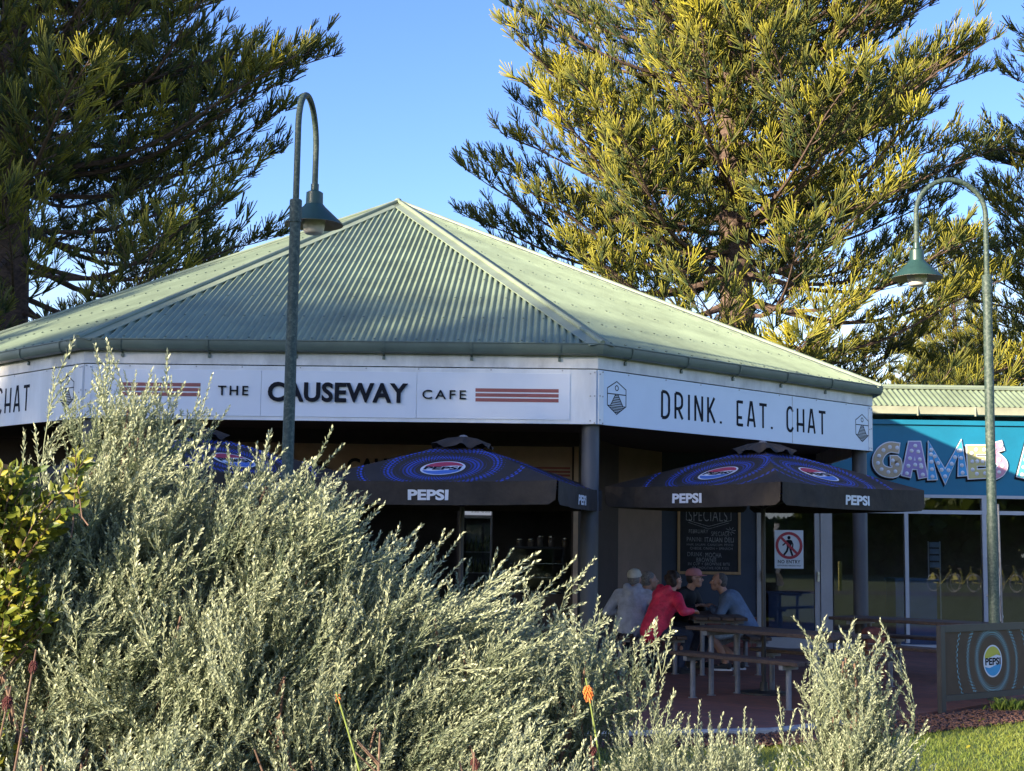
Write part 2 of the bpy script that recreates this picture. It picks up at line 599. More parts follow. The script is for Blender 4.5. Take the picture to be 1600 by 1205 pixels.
def tag(o, label, cat, group=None):
    o['label'] = label
    o['category'] = cat
    if group:
        o['group'] = group
    return o


def struct(o, kind='structure'):
    o['kind'] = kind
    return o


def dup(root, loc, rz, label=None, group=None, scale=1.0):
    def rec(o, par):
        c = o.copy()
        COL.objects.link(c)
        if par is not None:
            c.parent = par
        for ch in o.children:
            rec(ch, c)
        return c
    c = rec(root, None)
    c.location = loc
    c.rotation_euler = (0, 0, rz)
    c.scale = (scale, scale, scale)
    if label:
        c['label'] = label
    if group:
        c['group'] = group
    return c


def fast_mesh(name, verts, faces, mat, tint=None, parent=None, smooth=False):
    """numpy arrays -> mesh object; all faces have the same number of corners"""
    me = bpy.data.meshes.new(name)
    verts = np.ascontiguousarray(verts, np.float32)
    faces = np.ascontiguousarray(faces, np.int32)
    nf, k = faces.shape
    me.vertices.add(len(verts))
    me.vertices.foreach_set('co', verts.ravel())
    me.loops.add(nf * k)
    me.loops.foreach_set('vertex_index', faces.ravel())
    me.polygons.add(nf)
    me.polygons.foreach_set('loop_start', np.arange(0, nf * k, k, dtype=np.int32))
    me.polygons.foreach_set('loop_total', np.full(nf, k, np.int32))
    me.update(calc_edges=True)
    if smooth:
        me.polygons.foreach_set('use_smooth', np.ones(nf, bool))
    if tint is not None:
        a = me.attributes.new('tint', 'FLOAT', 'POINT')
        a.data.foreach_set('value', np.ascontiguousarray(tint, np.float32))
    me.materials.append(mat)
    return link_mesh(name, me, parent)


_tn = [0]


def text_geo(s, bold=0.0, spacing=1.0):
    """outline of a word in the built-in font: (verts 2-D normalised to cap box 0..w, 0..1 ; faces)"""
    cu = bpy.data.curves.new('lettering', 'FONT')
    cu.body = s
    cu.offset = bold
    cu.space_character = spacing
    cu.resolution_u = 4
    o = bpy.data.objects.new('lettering', cu)
    COL.objects.link(o)
    dg = bpy.context.evaluated_depsgraph_get()
    me = bpy.data.meshes.new_from_object(o.evaluated_get(dg))
    vs = np.array([v.co[:2] for v in me.vertices])
    fs = [tuple(p.vertices) for p in me.polygons]
    bpy.data.objects.remove(o)
    bpy.data.meshes.remove(me)
    bpy.data.curves.remove(cu)
    lo, hi = vs.min(0), vs.max(0)
    return vs - lo, fs, hi - lo


def word(g, s, o, r, u, width, height, d0=0.002, d1=None, bold=0.0, spacing=1.0, mi=0, slant=0.0):
    """put a word with its lower-left at o; flat at depth d0, or a raised letter up to d1"""
    vs, fs, sz = text_geo(s, bold, spacing)
    o, r, u = (np.asarray(q, float) for q in (o, r, u))
    n = np.cross(r, u)
    sx, sy = width / sz[0], height / sz[1]
    P = [o + r * (x * sx + slant * y * sy) + u * (y * sy) for x, y in vs]
    if d1 is None:
        g.add([p + n * d0 for p in P], fs, mi)
    else:
        k = len(P)
        top = [tuple(k + i for i in f) for f in fs]
        cnt = {}
        for f in fs:
            for i in range(len(f)):
                e = (f[i], f[(i + 1) % len(f)])
                cnt[tuple(sorted(e))] = cnt.get(tuple(sorted(e)), []) + [e]
        sides = [(e[0][0], e[0][1], k + e[0][1], k + e[0][0]) for e in cnt.values() if len(e) == 1]
        g.add([p + n * d0 for p in P] + [p + n * d1 for p in P], top + sides, mi)
    return g


def stroke(g, pts, wd, o, r, u, d0, d1=None, mi=0, closed=False):
    """a line of constant width on the plane (o; r, u)"""
    pts = [np.asarray(p, float) for p in pts]
    k = len(pts)
    L, Rr = [], []
    for i in range(k):
        a = pts[(i - 1) % k] if (closed or i > 0) else pts[i]
        b = pts[(i + 1) % k] if (closed or i < k - 1) else pts[i]
        d1_ = pts[i] - a if np.any(pts[i] != a) else b - pts[i]
        d2_ = b - pts[i] if np.any(b != pts[i]) else d1_
        d1_ = d1_ / np.linalg.norm(d1_)
        d2_ = d2_ / np.linalg.norm(d2_)
        t = d1_ + d2_
        t = t / (np.linalg.norm(t) + 1e-9)
        nn = np.array([-t[1], t[0]])
        kk = wd / 2 / max(0.62, abs(np.dot(nn, np.array([-d1_[1], d1_[0]]))))
        L.append(pts[i] + nn * kk)
        Rr.append(pts[i] - nn * kk)
    o, r, u = (np.asarray(q, float) for q in (o, r, u))
    n = np.cross(r, u)
    f3 = lambda p, d: o + r * p[0] + u * p[1] + n * d
    for i in range(k if closed else k - 1):
        j = (i + 1) % k
        q = [L[i], Rr[i], Rr[j], L[j]]
        d0 += 0.00012
        d1 = None if d1 is None else d1 + 0.00012
        if d1 is None:
            g.add([f3(p, d0) for p in q], [(0, 1, 2, 3)], mi)
        else:
            g.add([f3(p, d0) for p in q] + [f3(p, d1) for p in q],
                  [(4, 5, 6, 7), (3, 2, 1, 0), (0, 1, 5, 4), (1, 2, 6, 5), (2, 3, 7, 6), (3, 0, 4, 7)], mi)
    return g


def arc(cx, cy, rx, ry, a0, a1, n=10):
    return [(cx + rx * math.cos(R(a0 + (a1 - a0) * i / n)), cy + ry * math.sin(R(a0 + (a1 - a0) * i / n))) for i in range(n + 1)]

# ================================================================== GROUND
def sheet(name, pts, z, mat, dz=0.0):
    g = G()
    k = len(pts)
    if dz:
        g.prism([(p[0], p[1]) for p in pts], (0, 0, 0), (1, 0, 0), (0, 1, 0), z, z + dz)
    else:
        g.add([(p[0], p[1], z) for p in pts], [tuple(range(k))])
    return struct(obj(name, g, mat))


sheet('ground', [(-350, -300), (350, -300), (350, 500), (-350, 500)], -0.02, MT['lawn'])
sheet('asphalt_path', [(-60, -9), (60, -9), (60, -5), (-60, -5)], -0.012, MT['path'])
sheet('garden_bed', [(-7, 3.2), (1.9, 3.2), (2.6, 5.2), (1.9, 8.3), (0.4, 9.0), (-7, 9.3)], -0.014, MT['dirt'])
PATIO_EDGE = [(-12, 11.6), (-2, 12.1), (0.45, 12.5), (2.35, 13.0), (4.5, 14.8), (6.5, 17.0), (12, 18.2)]
sheet('patio', PATIO_EDGE + [(12, 23.25), (-12, 23.25)], -0.015, MT['paver'], 0.03)
MULCH_EDGE = [(-12, 11.0), (-2, 11.3), (0.4, 11.75), (2.3, 12.1), (3.75, 13.1), (5.1, 14.15), (7, 15.6), (12, 16.8)]
sheet('mulch_bed', MULCH_EDGE + [(p[0], p[1] - 0.02) for p in PATIO_EDGE[::-1]], -0.010, MT['dirt'])
for i, (a, b) in enumerate(zip(PATIO_EDGE[:-1], PATIO_EDGE[1:])):
    a, b = np.array(a), np.array(b)
    L = np.linalg.norm(b - a)
    n = max(1, int(L / 1.2))
    d = (b - a) / L
    for k in range(n):
        p, q = a + d * (L * k / n + 0.006), a + d * (L * (k + 1) / n - 0.006)
        if p[0] < -3 or p[0] > 3.3:
            continue
        g = G().beam((p[0], p[1] - 0.07, 0.0), (q[0], q[1] - 0.07, 0.0), 0.13, 0.06)
        struct(obj('edging_kerb', g, MT['concrete'], bevel=0.006))

# ================================================================== CAFE
A = PZ(128, 653, 2.9)
B = PZ(933, 663, 2.9)
C = PZ(1363, 705, 2.9)
Lc = A + 5.5 * np.array([-math.cos(R(45.5)), math.sin(R(45.5)), 0])
CTR = np.array([-1.74, 22.15, 0])
oct_ = [Lc, A, B, C]
for p in (Lc, A, B, C):
    q = 2 * CTR - p
    q[2] = 2.9
    oct_.append(q)
OCT = [np.array([p[0], p[1]]) for p in oct_]
APEX = PY(622, 317, 22.15)


def off(i, d):
    """corner i of the eaves octagon moved out by d"""
    p, q, s = OCT[i - 1], OCT[i], OCT[(i + 1) % 8]
    n1 = np.array([(q - p)[1], -(q - p)[0]]) / np.linalg.norm(q - p)
    n2 = np.array([(s - q)[1], -(s - q)[0]]) / np.linalg.norm(s - q)
    b = n1 + n2
    return q + b * d / (1 + np.dot(n1, n2))


cafe = thing('cafe', 'eight-sided cafe pavilion with green corrugated roof and white fascia signs', 'cafe', (CTR[0], CTR[1], 0))

Z_E = 3.735
for i in range(8):
    j = (i + 1) % 8
    P2, Q2 = off(i, 0.12), off(j, 0.12)
    P, Q = np.array([*P2, Z_E]), np.array([*Q2, Z_E])
    e = (Q - P)
    W = np.linalg.norm(e)
    e /= W
    up = APEX - P
    ua = np.dot(up, e)
    up = up - ua * e
    H = np.linalg.norm(up)
    up /= H
    n = np.cross(e, up)
    if n[2] < 0:
        n = -n
    # corrugated slope
    g = G()
    pitch = 0.076
    st = pitch / 8 if i < 3 else pitch / 4
    N = int(W / st)
    for k in range(N + 1):
        u = W * k / N
        vm = H * (u / ua if u < ua else (W - u) / (W - ua))
        h = 0.0138 * math.sin(2 * math.pi * u / pitch)
        vs0 = P + e * u + n * h
        g.v.append(tuple(vs0))
        g.v.append(tuple(vs0 + up * max(vm, 0.001)))
        if k:
            b0 = 2 * k
            g.f.append((b0 - 2, b0, b0 + 1, b0 - 1))
            g.m.append(0)
    obj('roof_slope', g, MT['roof'], cafe, smooth=True)
    # screw heads
    if i < 3:
        g = G()
        v = 0.12
        while v < H - 0.4:
            u = pitch * 0.25
            c = 0
            while u < W:
                vm = H * (u / ua if u < ua else (W - u) / (W - ua))
                if v < vm - 0.2:
                    p = P + e * u + up * v + n * 0.0125
                    g.box(p + n * 0.003, (0.021, 0.021, 0.010), np.stack([e, up, n], 1))
                u += pitch * (3 if int(v * 10) % 2 else 4)
            v += 0.86
        struct(obj('roof_screw', g, MT['gutter'], cafe), 'stuff')
    # gutter: profile lofted along the eaves edge
    prof = [(0.012, 3.742), (0.012, 3.645), (0.075, 3.632), (0.118, 3.648), (0.136, 3.69), (0.138, 3.742), (0.146, 3.748), (0.146, 3.758), (0.128, 3.758), (0.126, 3.70), (0.105, 3.662), (0.022, 3.655), (0.022, 3.742)]
    g = G()
    k = len(prof)
    vs = [(*off(i, d), z) for d, z in prof] + [(*off(j, d), z) for d, z in prof]
    g.add(vs, [(m, (m + 1) % k, k + (m + 1) % k, k + m) for m in range(k)])
    gt = obj('gutter', g, MT['gutter'], cafe, smooth=True)
    if i < 3:
        P0, Q0 = OCT[i], OCT[j]
        ee = np.array([*(Q0 - P0), 0]) / np.linalg.norm(Q0 - P0)
        nn = np.array([ee[1], -ee[0], 0])
        L = np.linalg.norm(Q0 - P0)
        s = 0.42
        while s < L - 0.2:
            b = np.array([*P0, 0]) + ee * s
            g = G()
            pts = [b + nn * 0.008 + (0, 0, 3.60), b + nn * 0.030 + (0, 0, 3.622), b + nn * 0.078 + (0, 0, 3.6265), b + nn * 0.1235 + (0, 0, 3.643), b + nn * 0.1425 + (0, 0, 3.688), b + nn * 0.151 + (0, 0, 3.75)]
            for a0, a1 in zip(pts[:-1], pts[1:]):
                g.beam(a0, a1, 0.022, 0.006, up=nn if abs((a1 - a0)[2]) < 0.02 else (0, 0, 1.001) if abs(np.dot(a1 - a0, nn)) > 0.004 else nn)
            g.box(b + nn * 0.018 + (0, 0, 3.59), (0.03, 0.03, 0.035), np.stack([ee, nn, (0, 0, 1)], 1))
            obj('gutter_bracket', g, MT['gutter'], gt)
            s += 0.95
# hip cappings
for i in range(8):
    P = np.array([*off(i, 0.12), Z_E])
    d = APEX - P
    L = np.linalg.norm(d)
    d /= L
    g = G()
    for j, sgn in (((i + 1) % 8, 1), (i - 1, -1)):
        Q = np.array([*off(j, 0.12), Z_E])
        nn = np.cross(Q - P, APEX - P)
        nn /= np.linalg.norm(nn)
        if nn[2] < 0:
            nn = -nn
        inw = np.cross(nn, d)
        if np.dot(inw, Q - P) < 0:
            inw = -inw
        a = [P + nn * 0.020, P + nn * 0.020 + inw * 0.15, P + nn * 0.012 + inw * 0.155]
        b = [APEX + nn * 0.020, APEX + nn * 0.020 + inw * 0.15 - d * 0.12, APEX + nn * 0.012 + inw * 0.155 - d * 0.12]
        g.add(a + b, [(0, 1, 4, 3), (1, 2, 5, 4)])
    g.tube([P + (0, 0, 0.030), APEX + (0, 0, 0.030)], 0.03, 10)
    obj('hip_capping', g, MT['cap'], cafe, smooth=True)
g = G()
g.ball(APEX + (0, 0, 0.03), (0.06, 0.06, 0.045))
obj('roof_finial', g, MT['cap'], cafe, smooth=True)

# ceiling over the verandah and fascia boards
g = G()
g.prism([tuple(off(i, -0.04)) for i in range(8)], (0, 0, 0), (1, 0, 0), (0, 1, 0), 3.12, 3.15)
obj('verandah_ceiling', g, MT['ceil'], cafe)


def face_frame(i):
    j = (i + 1) % 8
    P, Q = np.array([*OCT[i], 0]), np.array([*OCT[j], 0])
    L = np.linalg.norm(Q - P)
    e = (Q - P) / L
    return P, Q, e, np.array([e[1], -e[0], 0]), L


UP = np.array([0, 0, 1.0])
for i in range(8):
    P, Q, e, n, L = face_frame(i)
    g = G()
    rot = np.stack([e, n, UP], 1)
    t = 0.03
    g.box((P + Q) / 2 - n * t / 2 + UP * 3.195, (L - 0.02, t, 0.59), rot)
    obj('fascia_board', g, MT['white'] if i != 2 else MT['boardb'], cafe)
    g = G()
    g.box((P + Q) / 2 - n * (t / 2 - 0.010) + UP * 3.572, (L + 0.006, t, 0.143), rot)
    obj('fascia_trim', g, MT['trim'], cafe)
    for s in (0.05, L - 0.05):
        g = G()
        g.box(P + e * s + n * 0.004 + UP * 3.19, (0.075, 0.012, 0.575), rot)
        obj('corner_strip', g, MT['white'], cafe)
    if i < 3:
        g = G()
        rng = random.Random(i)
        for s in (0.03, 0.075, L - 0.075, L - 0.03):
            for z in (2.93, 3.19, 3.46):
                g.lathe(P + e * s + n * 0.0105 + UP * (z + rng.uniform(-.02, .02)), [(0.009, 0), (0.009, 0.004), (0.002, 0.006)], 8, n)
        s = 0.5
        while s < L - 0.3:
            g.lathe(P + e * s + n * 0.0005 + UP * 3.475, [(0.008, 0), (0.008, 0.004), (0.002, 0.006)], 8, n)
            s += rng.uniform(0.5, 0.8)
        struct(obj('bolt_head', g, MT['alu'], cafe), 'stuff')

# verandah columns
for i in range(8):
    c = off(i, -0.16)
    g = G()
    g.lathe((c[0], c[1], 0.015), [(0.14, 0), (0.14, 0.02), (0.096, 0.025), (0.096, 2.93), (0.085, 2.98), (0.085, 3.10)], 24)
    if c[1] < 24:
        obj('column', g, MT['column'], cafe, smooth=True)

# ---- lettering on the fascia
P, Q, eF, nF, LF = face_frame(1)


def on_face(i, px, py):
    P, Q, e, n, L = face_frame(i)
    w = PP(px, py, P, n)
    return np.dot(w - P, e), w[2]


def front_panel(x0, x1, name, parent):
    s0, s1 = on_face(1, x0, 620)[0], on_face(1, x1, 620)[0]
    g = G()
    g.box(P + eF * ((s0 + s1) / 2) + nF * 0.005 + UP * 3.19, (s1 - s0 - 0.004, 0.010, 0.50), np.stack([eF, nF, UP], 1))
    return obj(name, g, MT['board'], parent, bevel=0.002)


for a_, b_ in ((162, 408), (408, 651), (651, 891)):
    front_panel(a_, b_, 'sign_panel', cafe)


def face_word(i, s, x0, x1, ytop, ybot, mat, d0, d1, bold, spacing=1.0, name='lettering'):
    P, Q, e, n, L = face_frame(i)
    s0, z0 = on_face(i, x0, ybot)
    s1, _ = on_face(i, x1, ybot)
    _, z1 = on_face(i, x0, ytop)
    g = G()
    word(g, s, P + e * s0 + UP * z0, e, UP, s1 - s0, z1 - z0, d0, d1, bold, spacing)
    return obj(name, g, mat, cafe)


face_word(1, 'THE', 341, 388, 603, 617.5, MT['black'], 0.010, 0.030, 0.004, 1.35)
face_word(1, 'CAUSEWAY', 419, 637, 597, 627.5, MT['black'], 0.010, 0.040, 0.028, 1.06)
face_word(1, 'CAFE', 660, 728, 609.5, 623.5, MT['black'], 0.010, 0.030, 0.004, 1.35)
for x0, x1, yt in ((187, 314, 597.5), (743, 873, 607)):
    for k in range(3):
        s0, z = on_face(1, x0, yt + k * 7.6 + 2.7)
        s1, _ = on_face(1, x1, yt)
        g = G()
        g.box(P + eF * ((s0 + s1) / 2) + nF * 0.0115 + UP * (z - 0.0), (s1 - s0, 0.003, 0.038), np.stack([eF, nF, UP], 1))
        obj('stripe', g, MT['stripe'], cafe)

GL = {  # tall narrow letters with low waistlines: (advance, strokes)
    'D': (0.33, [[(0.03, 0), (0.03, 1)], [(0.03, 1), (0.12, 1)] + arc(0.12, 0.72, 0.17, 0.28, 90, 0, 6) + [(0.29, 0.28)] + arc(0.12, 0.28, 0.17, 0.28, 0, -90, 6) + [(0.03, 0)]]),
    'R': (0.33, [[(0.03, 0), (0.03, 1)], [(0.03, 1), (0.12, 1)] + arc(0.12, 0.78, 0.16, 0.22, 90, 0, 6) + [(0.28, 0.62)] + arc(0.12, 0.60, 0.16, 0.20, 0, -90, 6) + [(0.03, 0.40)], [(0.14, 0.40), (0.30, 0)]]),
    'I': (0.09, [[(0.045, 0), (0.045, 1)]]),
    'N': (0.33, [[(0.03, 0), (0.03, 1)], [(0.03, 1), (0.30, 0)], [(0.30, 0), (0.30, 1)]]),
    'K': (0.32, [[(0.03, 0), (0.03, 1)], [(0.03, 0.36), (0.28, 1)], [(0.10, 0.50), (0.30, 0)]]),
    '.': (0.10, [[(0.05, 0), (0.05, 0.09)]]),
    'E': (0.27, [[(0.03, 0), (0.03, 1)], [(0.03, 0.97), (0.26, 0.97)], [(0.0, 0.33), (0.22, 0.33)], [(0.03, 0.03), (0.26, 0.03)]]),
    'A': (0.34, [[(0.02, 0), (0.14, 1), (0.19, 1), (0.32, 0)], [(0.06, 0.28), (0.28, 0.28)]]),
    'T': (0.32, [[(0.16, 0), (0.16, 1)], [(0.0, 0.97), (0.32, 0.97)]]),
    'C': (0.30, [arc(0.16, 0.74, 0.13, 0.26, 20, 180, 8) + arc(0.16, 0.26, 0.13, 0.26, 180, 340, 8)]),
    'H': (0.33, [[(0.03, 0), (0.03, 1)], [(0.30, 0), (0.30, 1)], [(-0.02, 0.33), (0.30, 0.33)]]),
    ' ': (0.26, []),
}


def deco(i, s, s0, width, z0, height):
    P, Q, e, n, L = face_frame(i)
    gap = 0.17
    tot = sum(GL[c][0] + gap for c in s) - gap
    k = width / tot
    x = 0
    out = []
    for c in s:
        if GL[c][1]:
            g = G()
            for q, st in enumerate(GL[c][1]):
                pts = [(px * k + x, py * height) for px, py in st]
                stroke(g, pts, 0.036 if c != '.' else 0.040, P + e * s0 + UP * z0, e, UP, 0.0012 + 0.0004 * q)
            obj('lettering', g, MT['black'], cafe)
        x += (GL[c][0] + gap) * k


s0, z0 = on_face(2, 1033, 652)
s1, _ = on_face(2, 1290, 680)
_, z1 = on_face(2, 1033, 611.5)
DECO_W = s1 - s0
deco(2, 'DRINK. EAT. CHAT', s0, DECO_W, z0, z1 - z0)
sL, _ = on_face(0, 47, 600)
deco(0, 'DRINK. EAT. CHAT', sL - DECO_W, DECO_W, z0, z1 - z0)


def emblem(i, s, zc, w=0.30, h=0.36):
    """outlined hexagon: a jetty running to the horizon under a small sun"""
    P, Q, e, n, L = face_frame(i)
    g = G()
    O = P + e * s + UP * zc
    T = 0.0105
    hx, hy = w / 2, h / 2
    st = lambda pts, cl=False, d=0.0012: stroke(g, pts, T, O, e, UP, d, closed=cl)
    st([(0, hy), (hx, hy * 0.55), (hx, -hy * 0.48), (0, -hy), (-hx, -hy * 0.48), (-hx, hy * 0.55)], True)
    st(arc(0, hy * 0.60, w * 0.085, h * 0.075, 0, 330, 11), True)
    st([(-hx, hy * 0.22), (hx, hy * 0.22)], d=0.0016)
    st([(-w * 0.07, hy * 0.2), (-w * 0.33, -hy * 0.48)], d=0.0016)
    st([(w * 0.07, hy * 0.2), (w * 0.33, -hy * 0.48)], d=0.0016)
    for k in range(6):
        f = k / 5
        x = w * (0.09 + 0.23 * f)
        st([(-x, hy * (0.13 - 0.52 * f)), (x, hy * (0.13 - 0.52 * f))], d=0.002)
    for k in range(5):
        y = -0.50 - k * 0.095
        x = hx * (1 + y) / 0.52
        st([(-x, hy * y), (x, hy * y)], d=0.002)
    obj('emblem', g, MT['black'], cafe)


sA, zA = on_face(2, 963.5, 622)
emblem(2, sA, zA)
sB, zB = on_face(2, 1347, 669)
emblem(2, sB, zB)
sC, zC = on_face(0, 105, 608)
emblem(0, sC, zA)
# panel joint on the right face
sJ, _ = on_face(2, 1238, 660)
Pr, Qr, eR, nR, LR = face_frame(2)
obj('panel_joint', G().box(Pr + eR * sJ + nR * 0.001 + UP * 3.195, (0.008, 0.003, 0.585), np.stack([eR, nR, UP], 1)), MT['alu'], cafe)

# ---- walls under the verandah
YS, YW = 19.5, 23.3


def wx(px, y):
    return PY(px, 830, y)[0]


def wz(py, y, px=None):
    if px is None:
        px = 690 if y == YS else 1200
    return PY(px, py, y)[2]


def wall_piece(name, x0, x1, y, z0, z1, mat, t=0.12, parent=None, front=0.0):
    g = G().box(((x0 + x1) / 2, y + t / 2 - front, (z0 + z1) / 2), (x1 - x0, t, z1 - z0))
    return obj(name, g, mat, parent or cafe)


xp = wx(903, YS)
xl = -7.2
band_t, band_b = 2.93, 2.36
wall_piece('header_wall', xl, xp, YS, 2.97, 3.12, MT['ceil'])
wall_piece('header_trim', xl, xp, YS, 2.93, 2.97, MT['brownd'], 0.14, front=0.02)
band = wall_piece('inner_sign_board', wx(300, YS), wx(893, YS), YS, band_b, 2.925, MT['beige'], 0.05)
wall_piece('band_backing', xl, xp, YS + 0.052, band_b, 2.925, MT['brownd'], 0.05)


def inner_word(s, x0, x1, yt, yb, bold, sp):
    g = G()
    x0, x1 = wx(x0, YS), wx(x1, YS)
    z0, z1 = wz(yb, YS), wz(yt, YS)
    word(g, s, (x0, YS, z0), (1, 0, 0), UP, x1 - x0, z1 - z0, 0.001, 0.02, bold, sp)
    obj('lettering', g, MT['black'], band)


inner_word('THE', 476, 512, 723.5, 735, 0.004, 1.35)
inner_word('CAUSEWAY', 540, 706, 718, 742, 0.028, 1.06)
inner_word('CAFE', 724, 776, 724, 735, 0.004, 1.35)
for x0, x1 in ((350, 452), (790, 890)):
    for k in range(3):
        z = wz(729 + k * 5.6, YS)
        obj('stripe', G().box(((wx(x0, YS) + wx(x1, YS)) / 2, YS - 0.002, z), (wx(x1, YS) - wx(x0, YS), 0.006, 0.03)), MT['stripe'], band)
# shopfront frame: posts, and the dark room behind
wall_piece('shopfront_post', wx(896, YS), xp, YS, 0.02, 2.93, MT['beige'], 0.14, front=0.03)
wall_piece('shopfront_post', wx(714, YS), wx(719, YS), YS, 0.02, band_b, MT['brownd'], 0.10)
wall_piece('shopfront_post', wx(470, YS), wx(476, YS), YS, 0.02, band_b, MT['brownd'], 0.10)
wall_piece('shopfront_wall', xl, wx(470, YS), YS, 0.015, band_b, MT['brownd'], 0.10)
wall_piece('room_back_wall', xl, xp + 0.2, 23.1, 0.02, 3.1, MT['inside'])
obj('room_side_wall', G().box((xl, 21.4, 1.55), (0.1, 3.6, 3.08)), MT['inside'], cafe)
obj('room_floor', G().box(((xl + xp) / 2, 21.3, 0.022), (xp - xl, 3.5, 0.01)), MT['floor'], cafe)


def slant_wall(name, p, q, mat, z0=0.016, z1=3.12, t=0.1):
    p, q = np.array([*p, 0.0]), np.array([*q, 0.0])
    d = (q - p) / np.linalg.norm(q - p)
    n = np.array([d[1], -d[0], 0])
    g = G().box((p + q) / 2 - n * t / 2 + UP * (z0 + z1) / 2, (np.linalg.norm(q - p), t, z1 - z0), np.stack([d, n, UP], 1))
    return obj(name, g, mat, cafe)


W2 = (wx(966, 22.1), 22.1)
W3 = (wx(1034, YW), YW)
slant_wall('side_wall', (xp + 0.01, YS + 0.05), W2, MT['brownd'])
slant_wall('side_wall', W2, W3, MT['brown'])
wall_piece('navy_wall', W3[0], wx(1182, YW), YW, 0.50, 3.12, MT['navy'])
wall_piece('wall_over_door', wx(1182, YW), wx(1300, YW), YW, 2.55, 3.12, MT['navy'])
# brick plinth of real bricks below the navy wall
pl = wall_piece('brick_plinth', W3[0], wx(1182, YW), YW + 0.004, 0.016, 0.50, MT['mortar'], 0.12)
bm0 = None
x = W3[0]
for r in range(6):
    xx = W3[0] + 0.002 - (0.12 if r % 2 else 0)
    while xx < wx(1182, YW) - 0.03:
        a, b = max(xx, W3[0] + 0.002), min(xx + 0.23, wx(1182, YW) - 0.002)
        if b - a > 0.04:
            obj('brick', G().box(((a + b) / 2, YW - 0.008, 0.02 + r * 0.08 + 0.036), (b - a - 0.01, 0.03, 0.07)), MT['brick'], pl)
        xx += 0.24

# glazed door
door = obj('door', G().box(((wx(1182, YW) + wx(1194, YW)) / 2, YW, 1.28), (wx(1194, YW) - wx(1182, YW), 0.07, 2.53))
           .box(((wx(1272, YW) + wx(1280, YW)) / 2, YW, 1.28), (wx(1280, YW) - wx(1272, YW), 0.07, 2.53))
           .box(((wx(1194, YW) + wx(1272, YW)) / 2, YW, 0.10), (wx(1272, YW) - wx(1194, YW), 0.07, 0.17))
           .box(((wx(1194, YW) + wx(1272, YW)) / 2, YW, 2.48), (wx(1272, YW) - wx(1194, YW), 0.07, 0.12)), MT['alu'], cafe)
obj('pane', G().box(((wx(1194, YW) + wx(1272, YW)) / 2, YW + 0.005, 1.30), (wx(1272, YW) - wx(1194, YW), 0.008, 2.22)), MT['glass'], door)
g = G()
for px in (1190, 1277):
    g.box((wx(px, YW), YW - 0.05, wz(900, YW)), (0.035, 0.04, 0.16))
    g.box((wx(px, YW), YW - 0.075, wz(896, YW)), (0.03, 0.03, 0.05))
obj('handle', g, MT['chrome'], door)
wall_piece('door_frame_post', wx(1281, YW), wx(1299, YW), YW, 0.02, 2.55, MT['alu'], 0.12, front=0.05)

# no-entry notice on the door glass
zt, zb = wz(828, YW), wz(888, YW)
x0, x1 = wx(1210, YW), wx(1255, YW)
sg = thing('warning_sign', 'white no entry notice with red circle on the glass door', 'sign', ((x0 + x1) / 2, YW - 0.004, zb))
obj('sheet', G().box(((x0 + x1) / 2, YW - 0.006, (zt + zb) / 2), (x1 - x0, 0.004, zt - zb)), MT['signwhite'], sg)
cx, cz, rr = (x0 + x1) / 2, wz(852, YW), 0.195
yf = YW - 0.0085
g = G()
stroke(g, arc(0, 0, rr, rr, 0, 352, 44), 0.045, (cx, yf, cz), (1, 0, 0), UP, 0.0016, closed=True)
stroke(g, [(-rr * .70, rr * .70), (rr * .70, -rr * .70)], 0.04, (cx, yf, cz), (1, 0, 0), UP, 0.0020)
obj('prohibition_circle', g, MT['signred'], sg)
g = G()
O = (cx, yf, cz)
g.prism(arc(0.0, 0.125, 0.026, 0.03, 0, 345, 14), O, (1, 0, 0), UP, 0.0003, 0.0009)
g.prism([(-0.03, 0.09), (0.035, 0.09), (0.055, 0.05), (0.03, -0.03), (-0.035, -0.03), (-0.045, 0.04)], O, (1, 0, 0), UP, 0.0003, 0.0007)
stroke(g, [(-0.03, 0.08), (-0.075, 0.02), (-0.105, 0.0)], 0.022, O, (1, 0, 0), UP, 0.0011)
stroke(g, [(0.035, 0.08), (0.062, 0.02), (0.055, -0.05)], 0.022, O, (1, 0, 0), UP, 0.0011)
stroke(g, [(0.012, -0.02), (0.030, -0.09), (0.055, -0.165)], 0.032, O, (1, 0, 0), UP, 0.0013)
stroke(g, [(-0.015, -0.02), (-0.035, -0.09), (-0.085, -0.155)], 0.032, O, (1, 0, 0), UP, 0.0012)
obj('walker_symbol', g, MT['black'], sg)
g = G()
word(g, 'NO ENTRY', (wx(1215, YW), yf, wz(880, YW)), (1, 0, 0), UP, wx(1250, YW) - wx(1215, YW), 0.055, 0.001, bold=0.02, spacing=1.1)
word(g, 'AUTHORISED PERSONS ONLY', (wx(1214, YW), yf, wz(884.5, YW)), (1, 0, 0), UP, wx(1251, YW) - wx(1214, YW), 0.022, 0.001, bold=0.01)
obj('lettering', g, MT['black'], sg)

